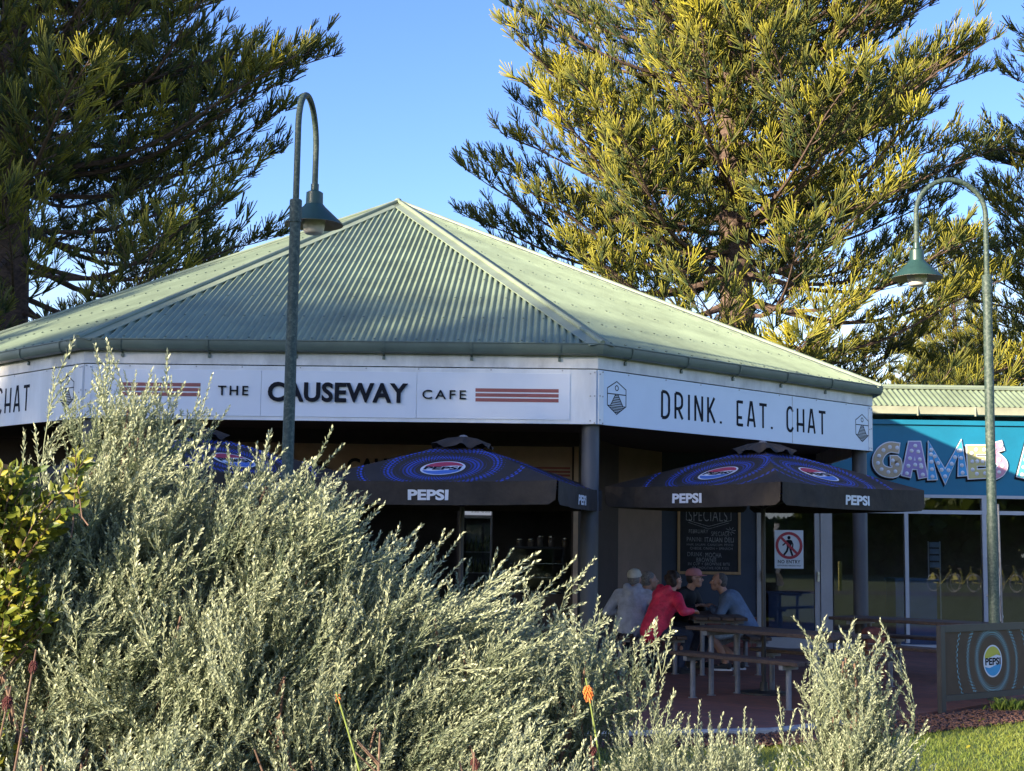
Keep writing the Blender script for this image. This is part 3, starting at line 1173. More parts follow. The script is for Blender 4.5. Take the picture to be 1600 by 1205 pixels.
# chalkboard menu
bx0, bx1 = wx(1058, YW), wx(1157, YW)
bz0, bz1 = wz(899, YW), wz(770, YW)
cb = thing('menu_chalkboard', 'framed chalkboard of handwritten specials on the navy wall', 'chalkboard', ((bx0 + bx1) / 2, YW, bz0))
obj('board', G().box(((bx0 + bx1) / 2, YW - 0.012, (bz0 + bz1) / 2), (bx1 - bx0 - 0.05, 0.02, bz1 - bz0 - 0.05)), MT['chalkboard'], cb)
fw = 0.045
for c, s in ((((bx0 + bx1) / 2, YW - 0.018, bz0 + fw / 2), (bx1 - bx0, 0.032, fw)), (((bx0 + bx1) / 2, YW - 0.018, bz1 - fw / 2), (bx1 - bx0, 0.032, fw)),
             ((bx0 + fw / 2, YW - 0.018, (bz0 + bz1) / 2), (fw, 0.032, bz1 - bz0 - 2 * fw)), ((bx1 - fw / 2, YW - 0.018, (bz0 + bz1) / 2), (fw, 0.032, bz1 - bz0 - 2 * fw))):
    obj('frame_rail', G().box(c, s), MT['oak'], cb, bevel=0.004)


def chalk_line(s, x0, x1, yt, yb, bold=0.0, slant=0.0):
    g = G()
    x0, x1 = wx(x0, YW), wx(x1, YW)
    z0, z1 = wz(yb, YW), wz(yt, YW)
    word(g, s, (x0, YW - 0.022, z0), (1, 0, 0), UP, x1 - x0, z1 - z0, 0.0015, bold=bold, slant=slant, spacing=1.1)
    obj('lettering', g, MT['chalk'], cb)


chalk_line('SPECIALS', 1076, 1136, 798, 816, -0.012)
chalk_line('FEBRUARY', 1076, 1106, 829, 835, -0.004, 0.05)
chalk_line('SPECIALS', 1111, 1139, 832, 839, -0.010)
chalk_line('PANINI:', 1073, 1097, 841, 848, -0.010)
chalk_line('ITALIAN DELI', 1101, 1146, 841, 848.5, 0.004)
chalk_line('HAM, SALAMI, CAPSICUM, PESTO', 1073, 1145, 851, 855, -0.006)
chalk_line('CHEESE, ONION + SPINACH', 1078, 1144, 856.5, 861, -0.006)
chalk_line('DRINK:', 1074, 1099, 864.5, 871, -0.012)
chalk_line('MOCHA', 1102, 1127, 865, 872.5, 0.0)
chalk_line('BROWNIE', 1088, 1119, 873, 880, -0.006)
chalk_line('IN CUP + BROWNIE BITE', 1075, 1140, 880.5, 885, -0.008)
chalk_line('OR SMOOTHIE FOR KIDS', 1081, 1138, 887, 891, -0.008)
g = G()
k0 = np.array([wx(1107, YW), YW - 0.022, wz(826, YW)])
stroke(g, [(-0.36, 0.30), (-0.36, 0.12), (0.0, 0.02), (0.36, 0.12), (0.36, 0.30)], 0.008, k0, (1, 0, 0), UP, 0.0015)
stroke(g, [(-0.33, 0.08), (0.0, -0.02), (0.33, 0.08)], 0.006, k0, (1, 0, 0), UP, 0.0015)
for a in range(0, 360, 45):
    stroke(g, [(0.35 + 0.02 * math.cos(R(a)), -0.05 + 0.02 * math.sin(R(a))), (0.35 + 0.085 * math.cos(R(a + 12)), -0.05 + 0.07 * math.sin(R(a + 12)))], 0.008, k0, (1, 0, 0), UP, 0.0012 + a * 1e-6)
obj('chalk_drawing', g, MT['chalk'], cb)

# ---- things inside the dark room
fy = 21.0
f0, f1 = wx(722, fy), wx(769, fy)
ft, fb = wz(786, fy, 745), 0.03
fr = thing('drinks_fridge', 'upright glass-fronted drinks fridge inside the cafe opening', 'fridge', ((f0 + f1) / 2, fy, 0.03))
g = G()
dp = 0.55
g.box((f0 + 0.015, fy + dp / 2, (ft + fb) / 2), (0.03, dp, ft - fb)).box((f1 - 0.015, fy + dp / 2, (ft + fb) / 2), (0.03, dp, ft - fb))
g.box(((f0 + f1) / 2, fy + dp, (ft + fb) / 2), (f1 - f0, 0.03, ft - fb)).box(((f0 + f1) / 2, fy + dp / 2, ft - 0.11), (f1 - f0 - 0.062, dp, 0.22)).box(((f0 + f1) / 2, fy + dp / 2, fb + 0.1), (f1 - f0 - 0.062, dp, 0.2))
obj('cabinet', g, MT['steel'], fr)
obj('header_panel', G().box(((f0 + f1) / 2 + 0.01, fy - 0.006, wz(799, fy, 745)), (f1 - f0 - 0.05, 0.012, 0.11)), MT['lcd'], fr)
g = G()
word(g, 'So Good  Feel Good', (f0 + 0.13, fy - 0.013, wz(801, fy, 745)), (1, 0, 0), UP, 0.27, 0.035, 0.001)
obj('lettering', g, MT['black'], fr)
rng = random.Random(5)
for k in range(5):
    z = fb + 0.25 + k * 0.30
    sh = obj('shelf', G().box(((f0 + f1) / 2, fy + 0.28, z), (f1 - f0 - 0.07, 0.45, 0.015)), MT['rail'], fr)
    g = G()
    for b in range(6):
        h = rng.uniform(0.16, 0.24)
        r_ = 0.028
        g.lathe((f0 + 0.07 + b * 0.065, fy + 0.10 + rng.uniform(0, .05), z + 0.0085), [(r_, 0), (r_, h * .6), (r_ * .4, h * .8), (r_ * .4, h)], 8, cap=True)
    obj('bottles', g, MT['bottle'], sh, smooth=True)
obj('door_glass', G().box(((f0 + f1) / 2, fy + 0.004, wz(850, fy, 745) - 0.33), (f1 - f0 - 0.062, 0.006, 1.45)), MT['glass'], fr)

oy = 20.6
o0, o1 = wx(797, oy), wx(880, oy)
ct = obj('serving_counter', G().box(((o0 + o1) / 2 + 0.05, oy + 0.35, 0.45), (o1 - o0 + 0.3, 0.7, 0.86)).box(((o0 + o1) / 2 + 0.05, oy + 0.33, 0.895), (o1 - o0 + 0.36, 0.78, 0.03)), MT['inside'])
tag(ct, 'dark serving counter just inside the cafe opening', 'counter')
cabz0, cabz1 = 0.912, wz(857, oy, 840)
fc = thing('food_cabinet', 'glass food display cabinet with shelves on the serving counter', 'display cabinet', ((o0 + o1) / 2, oy, cabz0))
g = G()
for x in (o0, o1):
    for y in (oy, oy + 0.45):
        g.box((x, y, (cabz0 + cabz1) / 2), (0.025, 0.025, cabz1 - cabz0))
g.box(((o0 + o1) / 2, oy + 0.22, cabz1 + 0.012), (o1 - o0 + 0.03, 0.5, 0.024))
obj('frame', g, MT['dark'], fc)
for k in range(3):
    z = cabz0 + 0.03 + k * (cabz1 - cabz0) * 0.31
    sh = obj('shelf', G().box(((o0 + o1) / 2, oy + 0.22, z), (o1 - o0 - 0.03, 0.42, 0.012)), MT['chrome'], fc)
    for b in range(5):
        g = G().ball((o0 + 0.11 + b * 0.145, oy + 0.12, z + 0.03), (rng.uniform(.04, .06), 0.05, 0.022), 10, 6)
        obj('pastry', g, MT['foodwarm'] if b % 2 == k % 2 else MT['bottle'], sh, smooth=True)
obj('cabinet_glass', G().box(((o0 + o1) / 2, oy - 0.016, (cabz0 + cabz1) / 2), (o1 - o0, 0.006, cabz1 - cabz0 - 0.02)), MT['glass'], fc)
for k, px in enumerate((812, 830, 845, 862, 884)):
    z = cabz1 + 0.0245
    h = (0.10, 0.10, 0.15, 0.15, 0.12)[k]
    j = thing('storage_jar', ('first', 'second', 'third', 'fourth', 'fifth')[k] + ' from the left of the jars in a row on the food cabinet', 'jar', (wx(px, oy), oy + 0.2, z), 0, 'jars on top of the food cabinet')
    obj('jar_body', G().lathe((wx(px, oy), oy + 0.2, z), [(0.045, 0), (0.05, 0.01), (0.05, h * .8), (0.04, h * .9)], 12, cap=True), MT['jar'], j, smooth=True)
    obj('lid', G().lathe((wx(px, oy), oy + 0.2, z + h * .9), [(0.044, 0), (0.044, 0.02)], 12, cap=True), MT['chrome'], j)

# ================================================================== GAMES BUILDING (right)
gx0, gx1 = wx(1290, YW), 18.0
gb = thing('games_building', 'games shop with teal fascia, glass front and low green roof', 'building', (11.0, YW, 0))
zf0, zf1 = wz(773, YW, 1450), wz(664, YW, 1450)
obj('teal_fascia', G().box(((gx0 + gx1) / 2, YW + 0.06, (zf0 + zf1) / 2), (gx1 - gx0, 0.12, zf1 - zf0)), MT['teal'], gb)
obj('cornice_board', G().box(((gx0 + gx1) / 2, YW + 0.035, (zf1 + 3.70) / 2), (gx1 - gx0, 0.17, 3.70 - zf1)), MT['teal'], gb)
gz0, gz1 = wz(649, YW - 0.2, 1480), wz(636, YW - 0.2, 1480)
xg0 = C[0] + 0.25
g = G()
prof = [(0.0, gz1), (0.0, gz0 + 0.01), (-0.05, gz0), (-0.10, gz0 + 0.02), (-0.125, gz1 - 0.015), (-0.135, gz1 + 0.006), (-0.12, gz1 + 0.006), (-0.09, gz0 + 0.035), (-0.012, gz0 + 0.022), (-0.012, gz1)]
k = len(prof)
g.add([(xg0, YW - 0.06 + d, z) for d, z in prof] + [(gx1, YW - 0.06 + d, z) for d, z in prof], [(m, (m + 1) % k, k + (m + 1) % k, k + m) for m in range(k)] + [tuple(range(k))])
gg = obj('gutter', g, MT['gutter2'], gb, smooth=True)
for px in (1437, 1528, 1619, 1710):
    obj('gutter_strap', G().box((wx(px, YW - 0.2), YW - 0.19, (gz0 + gz1) / 2), (0.022, 0.012, gz1 - gz0 + 0.02)), MT['gutter2'], gg)
# corrugated roof: front slope and rear slope
sl = math.radians(24)
ey, ez = YW - 0.16, gz1 + 0.012
run = 0.3
while run < 2.0 and ez + run * math.tan(sl) < PY(1450, 606, ey + run)[2]:
    run += 0.02
rl = run / math.cos(sl)
g = G()
pitch = 0.09
N = int((gx1 - xg0 + 1.2) / (pitch / 8))
for k in range(N + 1):
    x = xg0 - 1.2 + k * pitch / 8
    h = 0.011 * math.sin(2 * math.pi * x / pitch)
    nn = np.array([0, -math.sin(sl), math.cos(sl)]) * h
    a = np.array([x, ey, ez]) + nn
    b = a + np.array([0, math.cos(sl), math.sin(sl)]) * rl
    g.v += [tuple(a), tuple(b)]
    if k:
        g.f.append((2 * k - 2, 2 * k, 2 * k + 1, 2 * k - 1))
        g.m.append(0)
obj('roof_slope', g, MT['roof'], gb, smooth=True)
ry, rz_ = ey + rl * math.cos(sl), ez + rl * math.sin(sl)
obj('rear_roof', G().add([(xg0 - 1.2, ry, rz_), (gx1, ry, rz_), (gx1, ry + 8, rz_ - 0.6), (xg0 - 1.2, ry + 8, rz_ - 0.6)], [(0, 1, 2, 3)]), MT['roof'], gb)
obj('ridge_capping', G().tube([(xg0 - 1.2, ry, rz_ + 0.02), (gx1, ry, rz_ + 0.02)], 0.03, 10).box(((xg0 + gx1) / 2 - .6, ry - 0.07, rz_ - 0.005), (gx1 - xg0 + 1.2, 0.14, 0.01), np.array([[1, 0, 0], [0, math.cos(sl), -math.sin(sl)], [0, math.sin(sl), math.cos(sl)]])), MT['cap'], gb, smooth=True)
# window wall
zs = 0.05
zr0, zr1 = wz(803, YW, 1450), wz(797, YW, 1450)
obj('head_rail', G().box(((wx(1302, YW) + gx1) / 2, YW + 0.03, zf0 - 0.025), (gx1 - wx(1302, YW), 0.10, 0.05)), MT['rail'], gb)
obj('transom_rail', G().box(((wx(1302, YW) + gx1) / 2, YW + 0.03, (zr0 + zr1) / 2), (gx1 - wx(1302, YW), 0.09, zr1 - zr0)), MT['rail'], gb)
obj('sill_rail', G().box(((wx(1302, YW) + gx1) / 2, YW + 0.03, 0.055), (gx1 - wx(1302, YW), 0.10, 0.09)), MT['rail'], gb)
mull = [1300, 1416, 1539, 1662, 1785]
for k, px in enumerate(mull):
    if k:
        w_ = 0.06 if k != 2 else 0.09
        obj('mullion', G().box((wx(px, YW), YW + 0.03, (zf0 + 0.1) / 2), (w_, 0.095, zf0 - 0.1 - 0.052)), MT['rail'], gb)
for k in range(len(mull) - 1):
    a, b = wx(mull[k], YW) + 0.03, wx(mull[k + 1], YW) - 0.03
    obj('pane', G().box(((a + b) / 2, YW + 0.03, (0.1 + zr0) / 2), (b - a, 0.008, zr0 - 0.1)), MT['glass'], gb)
    obj('pane', G().box(((a + b) / 2, YW + 0.03, (zr1 + zf0 - 0.05) / 2), (b - a, 0.008, zf0 - 0.05 - zr1)), MT['glass'], gb)
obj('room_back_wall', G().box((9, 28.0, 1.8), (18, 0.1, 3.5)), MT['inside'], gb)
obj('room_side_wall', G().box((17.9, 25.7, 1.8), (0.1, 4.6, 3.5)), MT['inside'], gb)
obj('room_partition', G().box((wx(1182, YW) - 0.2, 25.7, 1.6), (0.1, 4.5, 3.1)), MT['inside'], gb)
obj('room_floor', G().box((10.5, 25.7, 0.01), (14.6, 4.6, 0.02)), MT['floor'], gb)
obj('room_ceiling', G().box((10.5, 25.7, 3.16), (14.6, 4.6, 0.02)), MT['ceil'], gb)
cx0, cx1 = wx(1398, 24.2), wx(1462, 24.2)
c1 = obj('games_counter', G().box(((cx0 + cx1) / 2, 24.5, 0.56), (cx1 - cx0, 0.6, 1.08)).box(((cx0 + cx1) / 2, 24.48, 1.115), (cx1 - cx0 + 0.05, 0.68, 0.03)), MT['blueblind'])
tag(c1, 'blue fronted counter seen through the games shop window', 'counter')
c2 = obj('games_counter', G().box((wx(1242, 25.0), 25.2, 0.42), (0.95, 0.6, 0.80)).box((wx(1242, 25.0), 25.2, 0.835), (1.0, 0.64, 0.03)), MT['blueblind'])
tag(c2, 'low blue counter behind the no entry door', 'counter')
# display stand with pictures behind the third pane
ds = thing('display_stand', 'pale wire stand of picture cards behind the games shop window', 'stand', (wx(1459, 24.3), 24.3, 0.02))
zq0, zq1 = wz(888, 24.3, 1459), wz(846, 24.3, 1459)
g = G()
for x in (wx(1450, 24.3), wx(1468, 24.3)):
    g.tube([(x, 24.3, 0.02), (x, 24.3, zq1)], 0.012, 8)
obj('frame', g, MT['rail'], ds)
for k in range(4):
    z = zq0 + (zq1 - zq0) * (k + 0.5) / 4
    obj('card', G().box((wx(1459, 24.3), 24.27, z), (0.17, 0.01, 0.085)), MT['paleshirt'], ds)


# ---- GAMES lettering: chunky cut-out letters with bulbs
def gl(name, outline, holes_dots, mat, label):
    pass


LET = [
    # letter, face material, outline in picture points (x, y), counter outline or None, bulbs, drawn as strokes
    ('G', 'tan'), ('A', 'purple'), ('M', 'sky_l'), ('E', 'yellow_l'), ('S', 'pink_l'), ('M', 'cyan_l')]
SK = {
    'G': ([(1401, 700), (1388, 698), (1376, 706), (1370, 718), (1372, 730), (1382, 738), (1401, 739), (1401, 720), (1394, 720)], 14.5),
    'A': ([(1416, 740), (1425, 697), (1432, 697), (1441, 742)], 13.0),
    'M': ([(1456, 745), (1453, 701), (1476, 745), (1499, 699), (1503, 739)], 13.5),
    'E': ([(1537, 703), (1517, 703), (1519, 741), (1538, 740)], 13.5),
    'S': ([(1563, 697), (1552, 700), (1549, 710), (1560, 718), (1567, 726), (1562, 738), (1550, 743)], 14.0),
    'N': ([(1596, 742), (1604, 700), (1622, 740), (1632, 696)], 13.5),
}
EXTRA = {'A': [[(1420, 726), (1438, 727)]], 'E': [[(1518, 721), (1534, 721)]]}
gs = thing('games_sign', 'row of chunky coloured GAMES letters with bulbs on the teal wall', 'sign', (wx(1465, YW), YW, wz(745, YW, 1465)))
for ch, mt in (('G', 'tan'), ('A', 'purple'), ('M', 'sky_l'), ('E', 'yellow_l'), ('S', 'pink_l'), ('N', 'cyan_l')):
    pts, wd = SK[ch]
    if ch in 'GS':
        for _ in range(2):
            sm = [pts[0]]
            for a, b in zip(pts[:-1], pts[1:]):
                sm += [(a[0] * .75 + b[0] * .25, a[1] * .75 + b[1] * .25), (a[0] * .25 + b[0] * .75, a[1] * .25 + b[1] * .75)]
            pts = sm + [pts[-1]]
    lines = [pts] + EXTRA.get(ch, [])
    to = lambda p: tuple(PY(p[0], p[1], YW)[[0, 2]])
    for q, (dw, dx, dz, d0, d1, m_, nm) in enumerate(((3.6, -0.022, -0.03, 0.002, 0.010, 'black', 'letter_shadow'), (3.0, 0, 0, 0.012, 0.028, 'printwhite', 'letter_outline'), (0, 0, 0, 0.029, 0.034, mt, 'letter_face'))):
        g = G()
        for kx, ln in enumerate(lines):
            P2 = [to(p) for p in ln]
            P2 = [(x + dx, z + dz) for x, z in P2]
            ex = dw / 2 / 96.5 * 0.9
            P2 = [np.array(p) for p in P2]
            P2[0] = P2[0] + (P2[0] - P2[1]) / np.linalg.norm(P2[0] - P2[1]) * (ex + 0.045 if ch not in 'GS' else ex + 0.03)
            P2[-1] = P2[-1] + (P2[-1] - P2[-2]) / np.linalg.norm(P2[-1] - P2[-2]) * (ex + 0.045 if ch not in 'GS' else ex + 0.03)
            stroke(g, P2, (wd + dw) / 96.5, (0, YW, 0), (1, 0, 0), UP, d0 + 0.0006 * kx, d1 + 0.0006 * kx)
        face = obj(nm, g, MT[m_], gs)
    # bulbs along the letter
    for ln in lines:
        P2 = [np.array(to(p)) for p in ln]
        seg = [np.linalg.norm(b - a) for a, b in zip(P2[:-1], P2[1:])]
        tot = sum(seg)
        nb = max(2, int(tot / 0.115))
        for k in range(nb + 1):
            if ln is not lines[0] and k in (0,):
                continue
            s = tot * k / nb
            for a, b, L_ in zip(P2[:-1], P2[1:], seg):
                if s <= L_ + 1e-6:
                    p = a + (b - a) * (s / L_)
                    break
                s -= L_
            obj('bulb', G().lathe((p[0], YW - 0.0358, p[1]), [(0.033, 0.0), (0.031, 0.006), (0.018, 0.013), (0.002, 0.015)], 12, (0, -1, 0)), MT['bulb'], face, smooth=True)

# ================================================================== LAMP POSTS
def lamp_post(loc, ang, label, lean=0.0, H=5.45):
    t = thing('street_lamp', label, 'street lamp', loc, 0, 'green swan-neck street lamps')
    d = np.array([math.cos(ang), math.sin(ang), 0])
    jz = 4.39
    obj('pole', G().lathe((0, 0, 0), [(0.085, 0), (0.085, 0.03), (0.056, 0.04), (0.056, 1.9), (0.050, 1.92), (0.046, jz)], 20), MT['pole'], t, smooth=True, local=True)
    obj('collar', G().lathe((0, 0, jz - 0.16), [(0.046, 0), (0.053, 0.003), (0.053, 0.19), (0.048, 0.2), (0.027, 0.205)], 20), MT['pole'], t, smooth=True, local=True)
    rad = 0.375
    zc = H - rad
    path = [np.array([0, 0, jz]), np.array([0, 0, zc - 0.02])]
    for k in range(0, 21):
        a = math.pi - math.pi * k / 20
        path.append(d * (rad + rad * math.cos(a)) + np.array([0, 0, zc + rad * math.sin(a)]))
    end = path[-1] - np.array([0, 0, 0.38])
    path.append(end)
    obj('swan_neck', G().tube(path, 0.027, 14), MT['pole'], t, smooth=True, local=True)
    zt = end[2]
    obj('socket', G().lathe(end, [(0.036, 0.06), (0.036, 0.0), (0.058, -0.01), (0.075, -0.02), (0.078, -0.13), (0.09, -0.14)], 22), MT['lamp'], t, smooth=True, local=True)
    sh = obj('lamp_shade', G().lathe(end, [(0.086, -0.13), (0.10, -0.15), (0.260, -0.300), (0.266, -0.317)], 32), MT['lamp'], t, smooth=True, local=True)
    obj('shade_lining', G().lathe(end, [(0.266, -0.318), (0.255, -0.303), (0.098, -0.16), (0.002, -0.155)], 32), MT['shadein'], sh, smooth=True, local=True)
    obj('lens', G().lathe(end, [(0.10, -0.17), (0.105, -0.30), (0.088, -0.385), (0.07, -0.40), (0.002, -0.402)], 24), MT['frost'], t, smooth=True, local=True)
    t.scale = (1.05, 1.05, 1.05)
    if lean:
        t.rotation_euler = (0, lean, 0)
    return t


lamp_post((PY(459, 420, 12.66)[0], 12.66, 0.0), R(86), 'weathered green street lamp in shade in front of the cafe name sign')
rl_x = PY(1546, 620, 15.75)[0]
lamp_post((rl_x, 15.75, 0.0), R(183), 'weathered green street lamp standing behind the drinks banner')
# edge-on pale feather sign beside the right lamp
fs = thing('feather_flag', 'white feather flag seen edge-on beside the right street lamp', 'flag', (PY(1560, 870, 16.4)[0], 16.4, 0.015))
fx = PY(1557, 870, 16.4)[0]
g = G()
pts = []
for k in range(24):
    z = 0.82 + 1.28 * k / 23
    wv = 0.02 * math.sin(k * 0.9) + 0.010 * math.sin(k * 2.3)
    a = np.array([fx - 0.005 + 0.055 * (1 - k / 23) + wv * 0.5, 16.4, z])
    g.v += [tuple(a), tuple(a + np.array([0.03 + wv, 0.5 - 0.2 * k / 23, 0])), tuple(a + np.array([0.006, 0.004, 0])), tuple(a + np.array([0.036 + wv, 0.504 - 0.2 * k / 23, 0]))]
    if k:
        o_ = 4 * k
        g.f += [(o_ - 4, o_, o_ + 1, o_ - 3), (o_ - 2, o_ - 1, o_ + 3, o_ + 2), (o_ - 4, o_ - 2, o_ + 2, o_), (o_ - 3, o_ + 1, o_ + 3, o_ - 1)]
        g.m += [0] * 4
obj('banner_cloth', g, MT['printwhite'], fs, smooth=True)
obj('flag_pole', G().tube([(fx + 0.06, 16.4, 0.015), (fx + 0.03, 16.4, 2.14)], 0.012, 8), MT['steel'], fs, smooth=True)


# ================================================================== PRINTED LOGO (round drinks badge)
def badge(add, rad, cols, text_h=0.40):
    """add(material key, list of 2-D outlines, layer) ; centre 0,0"""
    circ = arc(0, 0, rad, rad, 0, 360 - 9, 39)
    r2 = rad * 0.91
    add('printwhite', [circ], 0)
    wave = lambda x, y0, s: y0 + s * rad * 0.10 * math.sin(x / rad * 2.6)

    def seg(y0, top):
        xs = np.linspace(-1, 1, 25) * math.sqrt(max(r2 * r2 - y0 * y0, 0))
        low = [(x, min(max(wave(x, y0, 1), -math.sqrt(max(r2 * r2 - x * x, 0))), math.sqrt(max(r2 * r2 - x * x, 0)))) for x in xs]
        a0 = math.degrees(math.atan2(low[-1][1], low[-1][0]))
        a1 = math.degrees(math.atan2(low[0][1], low[0][0]))
        if top:
            a1 = a1 % 360
            return low + arc(0, 0, r2, r2, a0, a1, 22)[1:-1]
        a1 = a1 - 360 if a1 > 0 else a1
        return low + arc(0, 0, r2, r2, a0, a1, 22)[1:-1]
    add(cols[0], [seg(rad * 0.30, True)], 1)
    add(cols[1], [seg(-rad * 0.33, False)], 1)


# ================================================================== UMBRELLAS
def make_umbrella():
    t = thing('market_umbrella', 'x', 'umbrella', (0, 0, 0), 0, 'black printed market umbrellas')
    S2, ZE, ZA, VD = 1.2, 2.165, 2.61, 0.22
    slope = math.hypot(S2, ZA - ZE)
    for k in range(4):
        Rk = rotz(k * math.pi / 2)

        def S(u, v, o=0.0, Rk=Rk):
            """point of the canopy: u along the eave, v up the slope, o off the cloth"""
            f = v / slope
            half = S2 * (1 - f)
            w = 0 if half < 1e-6 else min(1, abs(u) / half)
            sag = 0.035 * (1 - w ** 2) * math.sin(math.pi * min(1, 0.12 + f * 0.88)) + 0.018 * (1 - w ** 2) * (1 - f)
            p = np.array([u, -half, ZE + (ZA - ZE) * f - sag])
            nn = np.array([0, -(ZA - ZE), S2]) / slope
            return Rk @ (p + nn * o)
        n = 14
        g = G()
        uvs = []
        for i in range(n + 1):
            v = slope * i / n
            half = S2 * (1 - i / n)
            for j in range(n + 1):
                u = half * (2 * j / n - 1)
                g.v.append(tuple(S(u, v)))
                uvs.append((u, v - 0.50))
        for i in range(n):
            for j in range(n):
                a = i * (n + 1) + j
                if i == n - 1:
                    if j == 0:
                        pass
                    g.f.append((a, a + 1, a + n + 1))
                else:
                    g.f.append((a, a + 1, a + n + 2, a + n + 1))
                g.m.append(0)
        me = bpy.data.meshes.new('canopy_panel')
        me.from_pydata(g.v, [], g.f)
        uvl = me.uv_layers.new(name='UVMap')
        for lp in me.loops:
            uvl.data[lp.index].uv = uvs[lp.vertex_index]
        me.polygons.foreach_set('use_smooth', [True] * len(me.polygons))
        me.materials.append(MT['canopy'])
        cp = link_mesh('canopy_panel', me, t)
        # badge printed on the panel
        parts = {}

        def add(mk, outs, lay):
            g = parts.setdefault(mk, G())
            for o_ in outs:
                c = np.mean(o_, 0)
                vs = [S(x * 1.0, 0.50 + y, 0.003 + 0.0015 * lay) for x, y in o_] + [S(c[0], 0.50 + c[1], 0.003 + 0.0015 * lay)]
                kk = len(o_)
                g.add(vs, [(q, (q + 1) % kk, kk) for q in range(kk)])
        badge(add, 0.215, ('pepsired', 'pepsiblue'))
        for mk, g in parts.items():
            obj({'printwhite': 'logo_disc', 'pepsired': 'logo_upper', 'pepsiblue': 'logo_lower'}[mk], g, MT[mk], cp, local=True)
        vs, fs, sz = text_geo('PEPSI', 0.035, 1.0)
        g = G().add([S((x / sz[0] - 0.5) * 0.36, 0.50 - 0.055 + y / sz[1] * 0.10, 0.0075) for x, y in vs], fs)
        obj('logo_lettering', g, MT['black'], cp, local=True)
        # valance
        g = G()
        nx = 40
        rows = 5

        def V(u, z, Rk=Rk, o=0.0):
            w = min(1, abs(u) / S2)
            fold = 0.010 * math.sin(u * 7.0 + k) * z / VD + 0.006 * math.sin(u * 17 + 2 * k) * z / VD
            top = S(u * 0.9999, 0.0)
            q = np.array([u * (1 - 0.012 * z / VD), -S2 - 0.006 - fold - o, ZE - 0.018 * (1 - w * w) - z])
            return Rk @ q
        for i in range(rows):
            for j in range(nx + 1):
                u = S2 * (2 * j / nx - 1) * 0.995
                zz = VD * i / (rows - 1)
                edge = (S2 - abs(u))
                if i == rows - 1 and edge < 0.06:
                    zz -= 0.05 * (1 - edge / 0.06) ** 2
                g.v.append(tuple(V(u, zz)))
        for i in range(rows - 1):
            for j in range(nx):
                a = i * (nx + 1) + j
                g.f.append((a, a + 1, a + nx + 2, a + nx + 1))
                g.m.append(0)
        va = obj('valance', g, MT['canvas'], t, smooth=True, local=True)
        vs, fs, sz = text_geo('PEPSI', 0.040, 1.0)
        g = G().add([V((x / sz[0] - 0.5) * 0.39, 0.075 + (1 - y / sz[1]) * 0.10, o=0.007) for x, y in vs], fs)
        obj('valance_lettering', g, MT['printwhite'], va, local=True)
        # ribs under the cloth
        for (ux, lab) in ((S2, 0), (0, 1)):
            a = Rk @ np.array([0, 0, ZA - 0.10])
            b = Rk @ np.array([ux * 0.99, -S2 * 0.97, ZE - 0.085])
            obj('rib', G().beam(a, b, 0.016, 0.022), MT['dark'], t, local=True)
            c = a + (b - a) * 0.55
            obj('strut', G().beam((0, 0, ZE - 0.22), c - (0, 0, 0.02), 0.014, 0.018), MT['dark'], t, local=True)
    obj('pole', G().tube([(0, 0, 0.02), (0, 0, ZA + 0.02)], 0.024, 14), MT['dark'], t, smooth=True, local=True)
    obj('base_plate', G().lathe((0, 0, 0.0), [(0.25, 0.0), (0.25, 0.02), (0.045, 0.03), (0.04, 0.12)], 20), MT['dark'], t, local=True)
    # loose vent cap on top
    g = G()
    n = 48
    rings = [(0.03, 0.015), (0.14, -0.015), (0.23, -0.065), (0.275, -0.092)]
    for q, (rr, dz) in enumerate(rings):
        for j in range(n):
            a = 2 * math.pi * j / n
            sq = 1 / max(abs(math.cos(a)), abs(math.sin(a)))
            sq = 1 + (sq - 1) * 0.8
            wob = 0.022 * math.sin(a * 8 + 0.7) * q / 3 + 0.012 * math.sin(a * 13) * q / 3
            g.v.append((rr * sq * math.cos(a), rr * sq * math.sin(a), ZA + 0.035 + dz + wob))
    for q in range(len(rings) - 1):
        for j in range(n):
            g.f.append((q * n + j, q * n + (j + 1) % n, (q + 1) * n + (j + 1) % n, (q + 1) * n + j))
            g.m.append(0)
    obj('vent_cap', g, MT['canvas'], t, smooth=True, local=True)
    obj('finial', G().lathe((0, 0, ZA + 0.02), [(0.04, 0.0), (0.045, 0.03), (0.03, 0.045), (0.002, 0.05)], 14), MT['steel'], t, smooth=True, local=True)
    return t


um = make_umbrella()
um.location = (PY(724, 684, 14.9)[0], 14.9, 0.015)
um.scale = (1.04, 1.04, 1.012)
um.rotation_euler = (0, 0, R(-13))
um['label'] = 'black printed umbrella in front of the open shopfront, flat side to the camera'
dup(um, (PY(1192, 703, 16.1)[0], 16.1, 0.015), R(41), 'black printed umbrella over the tables with one corner towards the camera', scale=1.04)
dup(um, (PY(303, 685, 15.0)[0], 15.0, 0.015), R(44), 'black printed umbrella mostly hidden behind the tallest silver bush', scale=1.04)


# ================================================================== TABLES AND BENCHES
def make_table(label, cat, length, width, h, nplank, leg_in, group, name):
    t = thing(name, label, cat, (0, 0, 0), 0, group)
    pw = width / nplank
    for k in range(nplank):
        y = -width / 2 + pw * (k + 0.5)
        obj('plank', G().box((0, y, h - 0.02), (length, pw - 0.012, 0.04)), MT['timber'], t, local=True, bevel=0.005)
    for sx in (-1, 1):
        x = sx * (length / 2 - leg_in)
        obj('bearer', G().box((x, 0, h - 0.065), (0.05, width - 0.04, 0.045)), MT['steel'], t, local=True)
        ys = (-1, 1) if width > 0.5 else (0,)
        for sy in ys:
            obj('leg', G().lathe((x, sy * (width / 2 - 0.12), 0), [(0.05, 0), (0.05, 0.008), (0.03, 0.01), (0.03, h - 0.088)], 12), MT['steel'], t, local=True, smooth=True)
    return t


